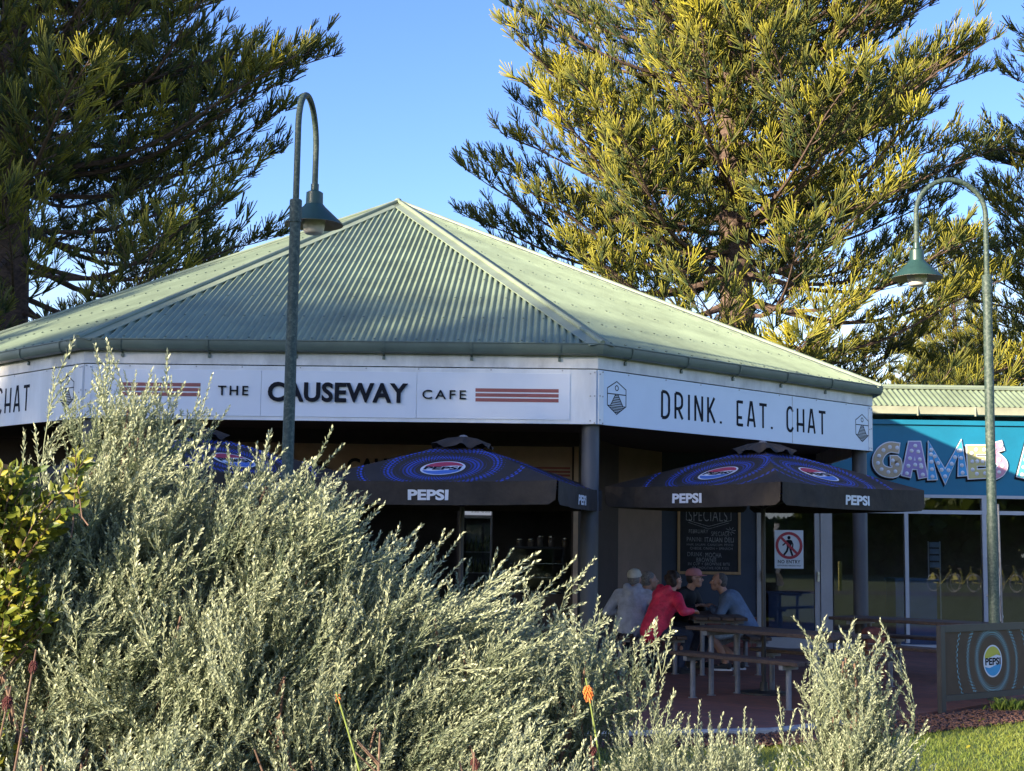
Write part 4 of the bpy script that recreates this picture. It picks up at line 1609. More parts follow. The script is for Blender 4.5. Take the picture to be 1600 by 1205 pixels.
G1, G2 = 'outdoor cafe tables', 'outdoor cafe benches'
tb = make_table('long timber table beside the umbrella pole, nobody at it', 'table', 2.0, 0.66, 0.73, 4, 0.28, G1, 'cafe_table')
ta = R(-51)
tb.location, tb.rotation_euler = (2.82, 15.41, 0.015), (0, 0, ta)
dup(tb, (5.04, 18.2, 0.015), R(-44), 'timber table behind the left end of the drinks banner')
tcx, tcy = 2.66, 18.95
dup(tb, (tcx, tcy, 0.015), R(88), 'timber table where the group of people sit talking', scale=1.0)
bn = make_table('empty bench on the near side of the long empty table', 'bench', 1.75, 0.28, 0.48, 2, 0.22, G2, 'cafe_bench')
bn.location, bn.rotation_euler = (2.38, 15.05, 0.015), (0, 0, ta)
dup(bn, (3.36, 15.8, 0.015), ta, 'empty bench on the far side of the long empty table')
dup(bn, (4.88, 16.6, 0.015), R(-52), 'bench beside the left post of the drinks banner')
dup(bn, (5.6, 18.7, 0.015), R(-44), 'bench on the far side of the table behind the drinks banner')
dup(bn, (2.12, 19.0, 0.015), R(88), 'bench under the person in the red jacket')
dup(bn, (3.18, 19.05, 0.015), R(88), 'bench under the man in the blue jumper')
dup(bn, (1.52, 18.95, 0.015), R(80), 'bench under the person in the grey hoodie')
# low brick pier with a rounded top
bp = thing('brick_pier', 'low round-topped red brick pier behind the right bench', 'brick pier', (PY(1366, 1000, 18.2)[0], 18.2, 0.015))
px_ = PY(1366, 1000, 18.2)[0]
obj('core', G().box((px_, 18.2, 0.28), (0.215, 0.215, 0.53)), MT['mortar'], bp)
for r in range(6):
    for s in range(2):
        o_ = -0.0575 + s * 0.115
        if r % 2:
            obj('brick', G().box((px_ + o_, 18.2, 0.06 + r * 0.086), (0.105, 0.23, 0.076)), MT['brick'], bp, bevel=0.006)
        else:
            obj('brick', G().box((px_, 18.2 + o_, 0.06 + r * 0.086), (0.23, 0.105, 0.076)), MT['brick'], bp, bevel=0.006)
g = G()
g.prism([(-0.13, 0)] + [(0.13 * math.cos(R(180 - a)), 0.02 + 0.075 * math.sin(R(a))) for a in range(0, 181, 20)] + [(0.13, 0)], (px_, 18.2 + 0.13, 0.548), (1, 0, 0), UP, 0.0, 0.26)
obj('coping', g, MT['brick'], bp, bevel=0.004)

# ================================================================== CAFE BARRIER WITH PRINTED BANNER
q0 = PZ(1472, 1115, 0.0)
bdir = np.array([1.2, 0.93, 0]) / np.linalg.norm([1.2, 0.93])
bnrm = np.array([bdir[1], -bdir[0], 0])
BL = 1.75
ba = thing('cafe_barrier', 'free-standing cafe barrier with dotted drinks banner beside the lawn', 'barrier', tuple(q0))
zt_ = 0.865
rotb = np.stack([bdir, bnrm, UP], 1)
for s in (0, BL):
    obj('post', G().box(q0 + bdir * s + UP * (zt_ / 2), (0.075, 0.055, zt_), rotb), MT['dark'], ba, bevel=0.004)
obj('top_rail', G().box(q0 + bdir * BL / 2 + UP * (zt_ - 0.035), (BL - 0.078, 0.05, 0.07), rotb), MT['dark'], ba)
obj('bottom_rail', G().box(q0 + bdir * BL / 2 + UP * 0.145, (BL - 0.078, 0.05, 0.06), rotb), MT['dark'], ba)
pb = q0 + bnrm * 0.012
z0_, z1_ = 0.177, zt_ - 0.072
lc = PP(1551, 1033, pb, bnrm)
ls, lz = np.dot(lc - q0, bdir), lc[2]
me = bpy.data.meshes.new('banner')
vs = []
for d in (0.0, -0.01):
    for s, z in ((0.04, z0_), (BL - 0.04, z0_), (BL - 0.04, z1_), (0.04, z1_)):
        vs.append(tuple(q0 + bdir * s + bnrm * (0.012 + d) + UP * z - np.array([q0[0], q0[1], q0[2]])))
me.from_pydata(vs, [], [(0, 1, 2, 3), (7, 6, 5, 4), (0, 4, 5, 1), (1, 5, 6, 2), (2, 6, 7, 3), (3, 7, 4, 0)])
uvl = me.uv_layers.new(name='UVMap')
uvc = [(0.04 - ls, z0_ - lz), (BL - 0.04 - ls, z0_ - lz), (BL - 0.04 - ls, z1_ - lz), (0.04 - ls, z1_ - lz)] * 2
for lp in me.loops:
    uvl.data[lp.index].uv = uvc[lp.vertex_index]
me.materials.append(MT['banner'])
bnr = link_mesh('banner', me, ba)
parts = {}


def addb(mk, outs, lay):
    g = parts.setdefault(mk, G())
    for o_ in outs:
        c = np.mean(o_, 0)
        f = lambda x, y: q0 + bdir * (ls + x) + UP * (lz + y) + bnrm * (0.0135 + 0.0012 * lay)
        kk = len(o_)
        g.add([f(x, y) for x, y in o_] + [f(*c)], [(q, (q + 1) % kk, kk) for q in range(kk)])


badge(addb, 0.165, ('printyellow', 'printcyan'))
for mk, g in parts.items():
    obj({'printwhite': 'logo_disc', 'printyellow': 'logo_upper', 'printcyan': 'logo_lower'}[mk], g, MT[mk], bnr)
g = G()
word(g, 'PEPSI', q0 + bdir * (ls - 0.135) + UP * (lz - 0.040) + bnrm * 0.0135, bdir, UP, 0.27, 0.075, 0.003, bold=0.03)
# word() extrudes along r x u, which here points away from the viewer: flip it to the front
obj('logo_lettering', g, MT['black'], bnr)

# ================================================================== PEOPLE
def skin_mesh(name, caps, balls, mat, parent, voxel=0.012, smooth_it=3, mats=None):
    """one continuous surface round a set of tapered limbs (points in the person's own frame)"""
    g = G()
    for p0, r0, p1, r1 in caps:
        p0, p1 = np.asarray(p0, float), np.asarray(p1, float)
        d = p1 - p0
        L = np.linalg.norm(d)
        pr = []
        for k in range(7):
            a = math.pi / 2 * k / 6
            pr.append((max(r0 * math.sin(a), 1e-4), -r0 * math.cos(a)))
        for k in range(7):
            a = math.pi / 2 * k / 6
            pr.append((max(r1 * math.cos(a), 1e-4), L + r1 * math.sin(a)))
        g.lathe(p0, pr, 14, d, cap=True)
    for c, r, rot in balls:
        g.ball(c, r, 18, 12, rot)
    me = bpy.data.meshes.new(name)
    me.from_pydata(g.v, [], g.f)
    bm = bmesh.new()
    bm.from_mesh(me)
    bmesh.ops.remove_doubles(bm, verts=bm.verts, dist=1e-5)
    bmesh.ops.recalc_face_normals(bm, faces=bm.faces)
    bm.to_mesh(me)
    bm.free()
    o = link_mesh(name, me)
    m = o.modifiers.new('r', 'REMESH')
    m.mode = 'VOXEL'
    m.voxel_size = voxel
    if smooth_it:
        s = o.modifiers.new('s', 'SMOOTH')
        s.iterations = smooth_it
        s.factor = 0.5
    dg = bpy.context.evaluated_depsgraph_get()
    me2 = bpy.data.meshes.new_from_object(o.evaluated_get(dg))
    me2.name = name
    bpy.data.objects.remove(o)
    bpy.data.meshes.remove(me)
    me2.materials.clear()
    me2.materials.append(mat)
    me2.polygons.foreach_set('use_smooth', [True] * len(me2.polygons))
    return link_mesh(name, me2, parent)


def ik(a, b, l1, l2, pole):
    a, b, pole = (np.asarray(q, float) for q in (a, b, pole))
    d = b - a
    L = min(np.linalg.norm(d), (l1 + l2) * 0.999)
    dn = d / np.linalg.norm(d)
    b = a + dn * L
    x = (l1 * l1 - l2 * l2 + L * L) / (2 * L)
    h = math.sqrt(max(l1 * l1 - x * x, 0))
    p = pole - dn * np.dot(pole, dn)
    p /= np.linalg.norm(p)
    return a + dn * x + p * h, b


def rot_axis(axis, a):
    return np.array(Matrix.Rotation(a, 3, Vector(axis)))


def make_person(label, loc, rz, lean, hands, feet, head_yaw=0.0, head_pitch=0.0, lean_side=0.0, skin='skin', top='greyknit', legs='jeans',
                shorts=False, hair='hairdark', hairstyle='short', cap=None, glasses=False, hood=False, shoe='shoeblack', sole='dark', bulk=1.0, collar=None):
    """seated figure; own frame: faces +Y, seat at z = 0.45, origin on the ground below the hips"""
    t = thing('person', label, 'person', loc, rz)
    sp = np.array([math.sin(lean_side), math.sin(lean) * math.cos(lean_side), math.cos(lean) * math.cos(lean_side)])
    sp /= np.linalg.norm(sp)
    X = np.array([1.0, 0, 0])
    X = X - sp * np.dot(X, sp)
    X /= np.linalg.norm(X)
    Fw = np.cross(sp, X)
    Pv = np.array([0, 0, 0.555])
    ch = Pv + sp * 0.36
    nk = Pv + sp * 0.515 + Fw * 0.01
    sh = [Pv + sp * 0.455 + X * s * 0.175 * bulk for s in (-1, 1)]
    hip = [Pv + np.array([s * 0.09, 0.02, -0.02]) for s in (-1, 1)]
    # head frame
    hr = rotz(head_yaw) @ rot_axis((1, 0, 0), -head_pitch)
    hd = nk + sp * 0.075 + Fw * 0.02 + hr @ np.array([0, 0.035, 0.085])
    H = lambda x, y, z: hd + hr @ np.array([x, y, z])
    caps, balls = [], []
    caps.append((nk - sp * 0.05, 0.062, hd - hr @ np.array([0, 0.02, 0.05]), 0.054))
    balls.append((H(0, -0.012, 0.035), (0.076, 0.096, 0.088), hr))
    caps.append((H(0, 0.03, -0.01), 0.062, H(0, 0.055, -0.075), 0.036))
    caps.append((H(0, 0.0, -0.03), 0.064, H(0, 0.045, -0.07), 0.042))
    caps.append((H(0, 0.083, 0.020), 0.010, H(0, 0.106, -0.016), 0.0145))      # nose
    caps.append((H(-0.03, 0.076, 0.034), 0.011, H(0.03, 0.076, 0.034), 0.011))  # brow
    caps.append((H(-0.018, 0.083, -0.048), 0.010, H(0.018, 0.083, -0.048), 0.010))  # lips
    for s in (-1, 1):
        balls.append((H(s * 0.078, -0.008, 0.005), (0.012, 0.022, 0.032), hr))
        balls.append((H(s * 0.040, 0.058, -0.015), (0.024, 0.022, 0.022), hr))
    # trunk and limbs
    caps.append((Pv, 0.12, ch, 0.13))
    caps.append((ch, 0.13, nk - sp * 0.05, 0.075))
    arms, legs_ = [], []
    for i, s in enumerate((-1, 1)):
        hand = np.asarray(hands[i], float)
        el, wr = ik(sh[i], hand, 0.29, 0.255, X * s * 0.9 - Fw * 0.35 + np.array([0, 0, -0.75]))
        arms.append((sh[i], el, wr))
        caps.append((sh[i], 0.052, el, 0.040))
        caps.append((el, 0.041, wr, 0.027))
        dd = wr - el
        dd /= np.linalg.norm(dd)
        side = np.cross(dd, np.array([0, 0, 1.0]))
        side /= np.linalg.norm(side) + 1e-9
        upn = np.cross(side, dd)
        pm = wr + dd * 0.055
        for q in (-0.022, 0.0, 0.022):
            caps.append((wr + side * q * 0.6, 0.020, pm + dd * 0.035 + side * q * 1.2, 0.0145))
        for q, L_ in ((-0.033, 0.060), (-0.011, 0.074), (0.011, 0.078), (0.033, 0.066)):
            b0 = pm + dd * 0.035 + side * q
            b1 = b0 + dd * L_ * 0.52 - upn * 0.012
            b2 = b1 + dd * L_ * 0.34 - upn * 0.030
            caps.append((b0, 0.0105, b1, 0.0098))
            caps.append((b1, 0.0098, b2, 0.0080))
        th = wr + dd * 0.025 - side * s * 0.025
        th1 = th + dd * 0.035 - side * s * 0.032 - upn * 0.006
        caps.append((th, 0.015, th1, 0.012))
        caps.append((th1, 0.012, th1 + dd * 0.035 - side * s * 0.006 - upn * 0.008, 0.0095))
        ft = np.asarray(feet[i], float)
        ank = ft + np.array([0, -0.05, 0.085])
        kn, ank = ik(hip[i], ank, 0.44, 0.42, np.array([s * 0.15, 1.0, 0.6]))
        legs_.append((hip[i], kn, ank, ft))
        caps.append((hip[i], 0.082, kn, 0.055))
        caps.append((kn, 0.055, kn * 0.55 + ank * 0.45 + np.array([0, -0.015, 0]), 0.052))
        caps.append((kn * 0.55 + ank * 0.45 + np.array([0, -0.015, 0]), 0.052, ank, 0.036))
        caps.append((ank, 0.038, ft + np.array([0, 0.10, 0.035]), 0.03))
    skin_mesh('body', caps, balls, MT[skin], t, 0.0105, 1)
    # eyes, brows
    g = G()
    for s in (-1, 1):
        g.ball(H(s * 0.031, 0.0835, 0.014), (0.013, 0.006, 0.007), 10, 6, hr)
    obj('eyes', g, MT['shoewhite'], t, local=True, smooth=True)
    g = G()
    for s in (-1, 1):
        g.ball(H(s * 0.031, 0.0885, 0.014), (0.0055, 0.003, 0.0058), 8, 6, hr)
        g.tube([H(s * 0.013, 0.089, 0.036), H(s * 0.032, 0.089, 0.040), H(s * 0.050, 0.080, 0.035)], 0.0035, 6)
    obj('pupils_and_brows', g, MT['hairdark'], t, local=True)
    g = G()
    g.tube([H(-0.024, 0.088, -0.048), H(0, 0.0945, -0.046), H(0.024, 0.088, -0.048)], 0.0036, 6)
    obj('mouth', g, MT['deadred'] if False else MT['stripe'], t, local=True)
    if glasses:
        g = G()
        for s in (-1, 1):
            g.tube([H(s * (0.031 + 0.021 * math.cos(a)), 0.098, 0.012 + 0.016 * math.sin(a)) for a in np.linspace(0, 2 * math.pi, 15)], 0.0022, 5)
            g.tube([H(s * 0.052, 0.097, 0.018), H(s * 0.078, 0.05, 0.020), H(s * 0.080, -0.005, 0.016)], 0.002, 5)
        g.tube([H(-0.01, 0.099, 0.014), H(0.01, 0.099, 0.014)], 0.0022, 5)
        obj('glasses', g, MT['dark'], t, local=True)
    # hair
    hb = [(H(0, -0.024, 0.048), (0.082, 0.098, 0.088), hr)]
    hc = []
    if hairstyle == 'short':
        hb += [(H(0, -0.045, 0.01), (0.080, 0.075, 0.085), hr)]
    elif hairstyle == 'tousled':
        rg = random.Random(3)
        for k in range(26):
            a, b_ = rg.uniform(0, 6.28), rg.uniform(-0.2, 1.2)
            hb.append((H(0.078 * math.cos(a) * math.cos(b_), -0.035 + 0.09 * math.sin(a) * math.cos(b_) * (1 if math.sin(a) < 0 else 0.75), 0.040 + 0.085 * math.sin(b_)), (0.024, 0.024, 0.026), hr))
        hb += [(H(0, -0.055, -0.01), (0.078, 0.07, 0.085), hr)]
    elif hairstyle == 'crop':
        hb = [(H(0, -0.030, 0.042), (0.0805, 0.088, 0.086), hr), (H(0, -0.046, 0.0), (0.076, 0.070, 0.075), hr)]
    skin_mesh('hair', hc, hb, MT[hair], t, 0.011, 1)
    if cap:
        g = G()
        n = 22
        prof = [(1.06, 0.0), (1.07, 0.25), (1.0, 0.55), (0.80, 0.82), (0.45, 0.97), (0.02, 1.02)]
        for rr, zz in prof:
            for j in range(n):
                a = 2 * math.pi * j / n
                g.v.append(tuple(H(0.086 * rr * math.cos(a), -0.018 + 0.104 * rr * math.sin(a), 0.045 + 0.100 * zz)))
        for q in range(len(prof) - 1):
            for j in range(n):
                g.f.append((q * n + j, q * n + (j + 1) % n, (q + 1) * n + (j + 1) % n, (q + 1) * n + j))
                g.m.append(0)
        br0, br1 = [], []
        for k in range(13):
            x = -0.080 + 0.160 * k / 12
            y0 = -0.018 + 0.104 * math.sqrt(max(0.02, 1 - (x / 0.0915) ** 2))
            br0.append(H(x, y0 - 0.012, 0.052))
            br1.append(H(x * 0.92, y0 + 0.072 * math.sqrt(max(0, 1 - (x / 0.083) ** 2)) + 0.004, 0.046 - 1.2 * x * x))
        o_ = len(g.v)
        g.v += [tuple(p) for p in br0] + [tuple(p) for p in br1] + [tuple(p + hr @ np.array([0, 0, 0.005])) for p in br0] + [tuple(p + hr @ np.array([0, 0, 0.005])) for p in br1]
        for k in range(12):
            g.f += [(o_ + k, o_ + k + 1, o_ + 14 + k, o_ + 13 + k), (o_ + 26 + k, o_ + 39 + k, o_ + 40 + k, o_ + 27 + k), (o_ + 13 + k, o_ + 14 + k, o_ + 40 + k, o_ + 39 + k)]
            g.m += [0] * 3
        g.ball(H(0, -0.018, 0.148), (0.008, 0.008, 0.005), 8, 5)
        obj('cap', g, MT[cap], t, local=True, smooth=True)
    # clothing
    b = bulk
    cl = [(Pv - sp * 0.03, 0.150 * b, ch - sp * 0.1, 0.150 * b), (ch - sp * 0.1, 0.150 * b, ch + sp * 0.03, 0.152 * b), (ch + sp * 0.03, 0.150 * b, nk - sp * 0.045, 0.092)]
    for i, s in enumerate((-1, 1)):
        a_, e_, w_ = arms[i]
        cl += [(a_ - X * s * 0.05, 0.078 * b, a_, 0.074 * b), (ch + X * s * 0.06, 0.12 * b, a_, 0.074 * b), (a_, 0.074 * b, e_, 0.056), (e_, 0.057, w_, 0.041), (Pv + X * s * 0.055, 0.125 * b, ch + X * s * 0.05, 0.128 * b)]
    if hood:
        cl += [(nk - Fw * 0.105 + X * 0.075 + sp * 0.005, 0.055, nk - Fw * 0.15 - sp * 0.10, 0.055), (nk - Fw * 0.105 - X * 0.075 + sp * 0.005, 0.055, nk - Fw * 0.15 - sp * 0.10, 0.055),
               (nk - Fw * 0.075 - X * 0.08 - sp * 0.02, 0.042, nk + Fw * 0.03 - X * 0.085 - sp * 0.05, 0.034), (nk - Fw * 0.075 + X * 0.08 - sp * 0.02, 0.042, nk + Fw * 0.03 + X * 0.085 - sp * 0.05, 0.034)]
    skin_mesh('jumper' if not hood else 'hooded_jacket', cl, [], MT[top], t, 0.017, 2)
    if collar:
        obj('collar', G().tube([nk - sp * 0.015 + 0.075 * (math.cos(a) * X + math.sin(a) * Fw) for a in np.linspace(0, 2 * math.pi, 19)], 0.018, 8), MT[collar], t, local=True, smooth=True)
    lg = [(Pv - np.array([0.05, 0, 0.01]), 0.135, Pv + np.array([0.05, 0, -0.01]), 0.135)]
    for h_, k_, a_, f_ in legs_:
        if shorts:
            lg.append((h_, 0.100, h_ + (k_ - h_) * 0.80, 0.082))
        else:
            lg += [(h_, 0.100, k_, 0.070), (k_, 0.070, a_ + np.array([0, 0, 0.02]), 0.055)]
    skin_mesh('shorts' if shorts else 'trousers', lg, [], MT[legs], t, 0.018, 2)
    for h_, k_, a_, f_ in legs_:
        so = skin_mesh('shoe', [(f_ + np.array([0, -0.065, 0.045]), 0.042, f_ + np.array([0, 0.12, 0.038]), 0.036), (f_ + np.array([0, -0.06, 0.07]), 0.046, f_ + np.array([0, 0.02, 0.06]), 0.040)], [], MT[shoe], t, 0.01, 2)
        g = G()
        out = []
        for k in range(24):
            a = 2 * math.pi * k / 24
            out.append((0.045 * math.cos(a) * (1.0 if math.sin(a) > 0 else 0.9), 0.025 + 0.145 * math.sin(a)))
        g.prism(out, f_, (1, 0, 0), (0, 1, 0), 0.0, 0.026)
        obj('sole', g, MT[sole], so, local=True)
    return t


GZ = 0.015
make_person('man in blue jumper and pale shorts leaning his forearms on the table', (3.10, 19.0, GZ), R(82), R(31), [(-0.02, 0.44, 0.80), (0.10, 0.46, 0.80)], [(-0.08, 0.30, 0), (0.14, 0.12, 0)],
            head_yaw=R(8), head_pitch=R(-4), skin='skin2', top='bluejumper', legs='shorts', shorts=True, hair='haircrop', hairstyle='crop', sole='shoewhite', collar='printwhite', bulk=1.06)
make_person('person in a bright red jacket leaning one elbow on the table', (1.82, 18.3, GZ), R(-56), R(26), [(-0.10, 0.46, 0.79), (0.34, 0.34, 0.79)], [(-0.12, 0.36, 0), (0.10, 0.40, 0)],
            head_yaw=R(2), head_pitch=R(-4), lean_side=R(4), top='redjacket', legs='jeans', hair='hairdark', hairstyle='tousled', glasses=True, hood=True, bulk=1.08)
make_person('person in a pink cap and black top facing across the table', (2.24, 19.65, GZ), R(-128), R(25), [(-0.12, 0.36, 0.80), (0.12, 0.36, 0.80)], [(-0.10, 0.38, 0), (0.12, 0.36, 0)],
            head_yaw=R(22), head_pitch=R(0), top='blacktop', legs='jeans', hair='hairdark', hairstyle='short', cap='cappink', glasses=True)
make_person('person in a pale grey hoodie and off-white cap seen from behind', (1.57, 18.75, GZ), R(-14), R(28), [(-0.14, 0.34, 0.72), (0.16, 0.34, 0.72)], [(-0.12, 0.38, 0), (0.12, 0.38, 0)],
            head_yaw=R(-14), head_pitch=R(-10), top='greyknit', legs='jeans', hair='hairgrey', hairstyle='short', cap='capwhite', hood=True, bulk=1.08)
make_person('grey-haired person in a pale blue shirt partly hidden behind the grey hoodie', (1.55, 19.4, GZ), R(-70), R(33), [(-0.12, 0.36, 0.76), (0.12, 0.36, 0.76)], [(-0.10, 0.38, 0), (0.10, 0.38, 0)],
            head_yaw=R(-10), head_pitch=R(-8), top='paleshirt', legs='jeans', hair='hairgrey', hairstyle='short')
bpy.data.objects['person'].name = 'person'

# ================================================================== FOLIAGE HELPERS
def rot_to(dirs, roll):
    """stack of 3x3 rotations taking +Z to each direction, with a roll about it"""
    d = dirs / np.linalg.norm(dirs, axis=1, keepdims=True)
    a = np.where(np.abs(d[:, 2:3]) < 0.95, np.array([[0, 0, 1.0]]), np.array([[1.0, 0, 0]]))
    x = np.cross(a, d)
    x /= np.linalg.norm(x, axis=1, keepdims=True)
    y = np.cross(d, x)
    c, s = np.cos(roll)[:, None], np.sin(roll)[:, None]
    x2, y2 = x * c + y * s, -x * s + y * c
    return np.stack([x2, y2, d], 2)


def scatter(tv, tf, tt, pos, rots, scl, tint):
    """copies of a template (verts, faces, tint) at many places -> joined arrays"""
    n, k = len(pos), len(tv)
    V = np.einsum('nij,kj->nki', rots, tv) * scl[:, None, None] + pos[:, None, :]
    Fc = tf[None] + (np.arange(n) * k)[:, None, None]
    T = np.clip(tt[None, :] + tint[:, None], 0, 1)
    return V.reshape(-1, 3), Fc.reshape(-1, tf.shape[1]), T.reshape(-1)


def joinv(parts):
    V, Fc, T, o = [], [], [], 0
    for v, f, t in parts:
        V.append(v)
        Fc.append(f + o)
        T.append(t)
        o += len(v)
    return np.concatenate(V), np.concatenate(Fc), np.concatenate(T)


# ================================================================== NORFOLK PINES
def rope_template(n=3):
    """one rope-like shoot along +Z, unit length, blunt; triangles"""
    v, f, t = [], [], []
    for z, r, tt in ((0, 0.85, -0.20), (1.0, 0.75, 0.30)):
        for j in range(n):
            a = 2 * math.pi * j / n
            v.append((r * math.cos(a), r * math.sin(a), z))
            t.append(tt)
    for j in range(n):
        a, b = j, (j + 1) % n
        f += [(a, b, b + n), (a, b + n, a + n)]
    v.append((0, 0, 1.06))
    t.append(0.36)
    for j in range(n):
        f.append((n + j, n + (j + 1) % n, 2 * n))
    return np.array(v), np.array(f), np.array(t)


ROPE = rope_template()


def pine_geo(seed, Ht, Rmax, z0, trunk_r, whorl=0.60, nb=8, zfine=14.5):
    """tiers of near-level limbs; on every limb side sprays that end in upswept brush-like fans of rope shoots"""
    rg = np.random.default_rng(seed)
    trunk = G()
    tp = [np.array([0.08 * math.sin(z * 0.4), 0.06 * math.cos(z * 0.5), z]) for z in np.linspace(-0.05, Ht, 22)]
    tr = [trunk_r * (1 - 0.93 * (z / Ht)) * (1.18 if z < 0.3 else 1) for z in np.linspace(0, Ht, 22)]
    trunk.tube(tp, tr, 14)
    br = G()
    tb, td, tc, ts, tt_ = [], [], [], [], []          # tufts: base, axis, fan direction, size, tint
    z = z0
    while z < Ht - 0.4:
        f = (z - z0) / (Ht - z0)
        Rz = Rmax * (1 - f ** 1.35) * (0.92 + 0.08 * min(1, f * 6))
        m = nb + int(rg.integers(-1, 2)) - (1 if f < 0.10 else 0)
        a0 = rg.uniform(0, 6.28)
        fine = z < zfine
        for k in range(m):
            az = a0 + 2 * math.pi * k / m + rg.normal(0, 0.16)
            L = Rz * rg.uniform(0.66, 1.10) + 0.25
            el = rg.normal(0.0, 0.07) + (-0.10 if f < 0.15 else 0.03) + 0.14 * f
            up = rg.uniform(0.08, 0.22)
            zz = z + rg.normal(0, 0.22)
            out = np.array([math.cos(az), math.sin(az), 0])
            sd = np.array([-out[1], out[0], 0])
            wv = rg.normal(0, 0.06)
            pts = []
            for q in np.linspace(0, 1, 12):
                sag = -0.09 * math.sin(math.pi * min(q * 1.25, 1)) * (1 - f)
                pts.append(np.array([0, 0, zz]) + out * L * q + sd * L * wv * math.sin(3 * q) + UP * L * (el * q + up * q ** 2.8 + sag))
            r0 = max(0.014, 0.0085 * L + 0.016)
            br.tube(pts, [max(0.006, r0 * (1 - 0.9 * q)) for q in np.linspace(0, 1, 12)], 6, cap=False)
            pts = np.array(pts)
            s = (0.30 if f < 0.17 else 0.12) * L + 0.15
            side = 1 if rg.uniform() < 0.5 else -1
            age = rg.normal(0, 0.09)
            while s < L:
                q = s / L
                i = min(int(q * 11), 10)
                fr_ = q * 11 - i
                p = pts[i] * (1 - fr_) + pts[i + 1] * fr_
                bd = pts[i + 1] - pts[i]
                bd /= np.linalg.norm(bd)
                ll = (0.30 + 0.95 * math.sin(math.pi * min(1, 0.12 + q * 0.86)) ** 0.8) * rg.uniform(0.55, 1.2) * min(1.0, 0.45 + L / 6)
                if q > 0.85:
                    ll *= 0.6
                ang = rg.uniform(0.55, 1.25) * (1 - 0.40 * q)
                ld = bd * math.cos(ang) + side * sd * math.sin(ang) + UP * rg.uniform(-0.10, 0.30)
                ld /= np.linalg.norm(ld)
                lp = np.array([p + ld * ll * t_ + UP * ll * 0.30 * t_ ** 2 for t_ in np.linspace(0, 1, 4)])
                br.tube(lp, [0.011, 0.009, 0.008, 0.006], 3, cap=False)
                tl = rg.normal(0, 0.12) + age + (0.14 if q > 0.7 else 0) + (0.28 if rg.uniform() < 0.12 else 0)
                cross = np.cross(ld, UP)
                cross /= np.linalg.norm(cross)
                pos = [1.0, 0.72, 0.45] if ll > 0.55 else [1.0, 0.6]
                if not fine:
                    pos = pos[:1]
                for w_ in pos:
                    i2 = min(int(w_ * 3), 2)
                    f2 = w_ * 3 - i2
                    pp = lp[i2] * (1 - f2) + lp[i2 + 1] * f2
                    sg = rg.choice((-1, 1))
                    ax = ld * rg.uniform(0.4, 0.95) + UP * rg.uniform(0.45, 0.95) + cross * (0 if w_ == 1.0 else sg * rg.uniform(0.25, 0.8)) + rg.normal(0, 0.10, 3)
                    ax /= np.linalg.norm(ax)
                    fan = rg.normal(0, 1, 3) * 0.5 + (ld if rg.uniform() < 0.5 else cross)
                    fan = fan - ax * np.dot(fan, ax)
                    fan /= np.linalg.norm(fan)
                    tb.append(pp)
                    td.append(ax)
                    tc.append(fan)
                    ts.append(rg.uniform(0.55, 1.02) * (1.0 if fine else 1.8))
                    tt_.append(tl + rg.normal(0, 0.05))
                side = -side
                s += (0.165 if fine else 0.24) * rg.uniform(0.7, 1.3)
        z += whorl * rg.uniform(0.7, 1.25) * (1 - 0.30 * f)
    tb, td, tc, ts, tt_ = map(np.array, (tb, td, tc, ts, tt_))
    n, K = len(tb), 10
    th = np.linspace(-0.62, 0.62, K)[None] + rg.normal(0, 0.07, (n, K))
    ob = rg.normal(0, 0.16, (n, K))
    nrm = np.cross(td, tc)
    D = td[:, None] * np.cos(th)[..., None] + tc[:, None] * np.sin(th)[..., None] + nrm[:, None] * ob[..., None]
    Ln = (0.40 * (1 - 0.28 * np.abs(th)) * rg.uniform(0.85, 1.1, (n, K))) * ts[:, None]
    # ropes leave the twig one after another, the outer ones lower down; then all sweep forward
    P0 = tb[:, None] - td[:, None] * (0.16 * np.abs(th) * ts[:, None])[..., None] + rg.normal(0, 0.012, (n, K, 3))
    T0 = tt_[:, None] + rg.normal(0, 0.04, (n, K))
    D, P0, Ln, T0 = D.reshape(-1, 3), P0.reshape(-1, 3), Ln.reshape(-1), T0.reshape(-1)
    wd = np.repeat(0.0048 + ts * 0.0088, K)
    rots = rot_to(D, rg.uniform(0, 6.28, len(D)))
    tv, tf, tt = ROPE
    sc_ = np.stack([wd, wd, Ln], 1)
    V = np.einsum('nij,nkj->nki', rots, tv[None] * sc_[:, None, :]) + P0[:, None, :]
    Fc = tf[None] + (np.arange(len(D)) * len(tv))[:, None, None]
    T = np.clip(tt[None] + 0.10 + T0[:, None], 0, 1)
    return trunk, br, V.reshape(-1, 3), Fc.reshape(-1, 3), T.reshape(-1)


def pine(label, loc, rz, geo, group=None, name='norfolk_pine'):
    t = thing(name, label, 'pine tree', loc, rz, group)
    trunk, br, V, Fc, T = geo
    obj('trunk', trunk, MT['bark'], t, smooth=True, local=True)
    obj('branches', br, MT['bark'], t, smooth=True, local=True)
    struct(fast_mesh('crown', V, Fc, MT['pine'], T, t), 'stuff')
    return t


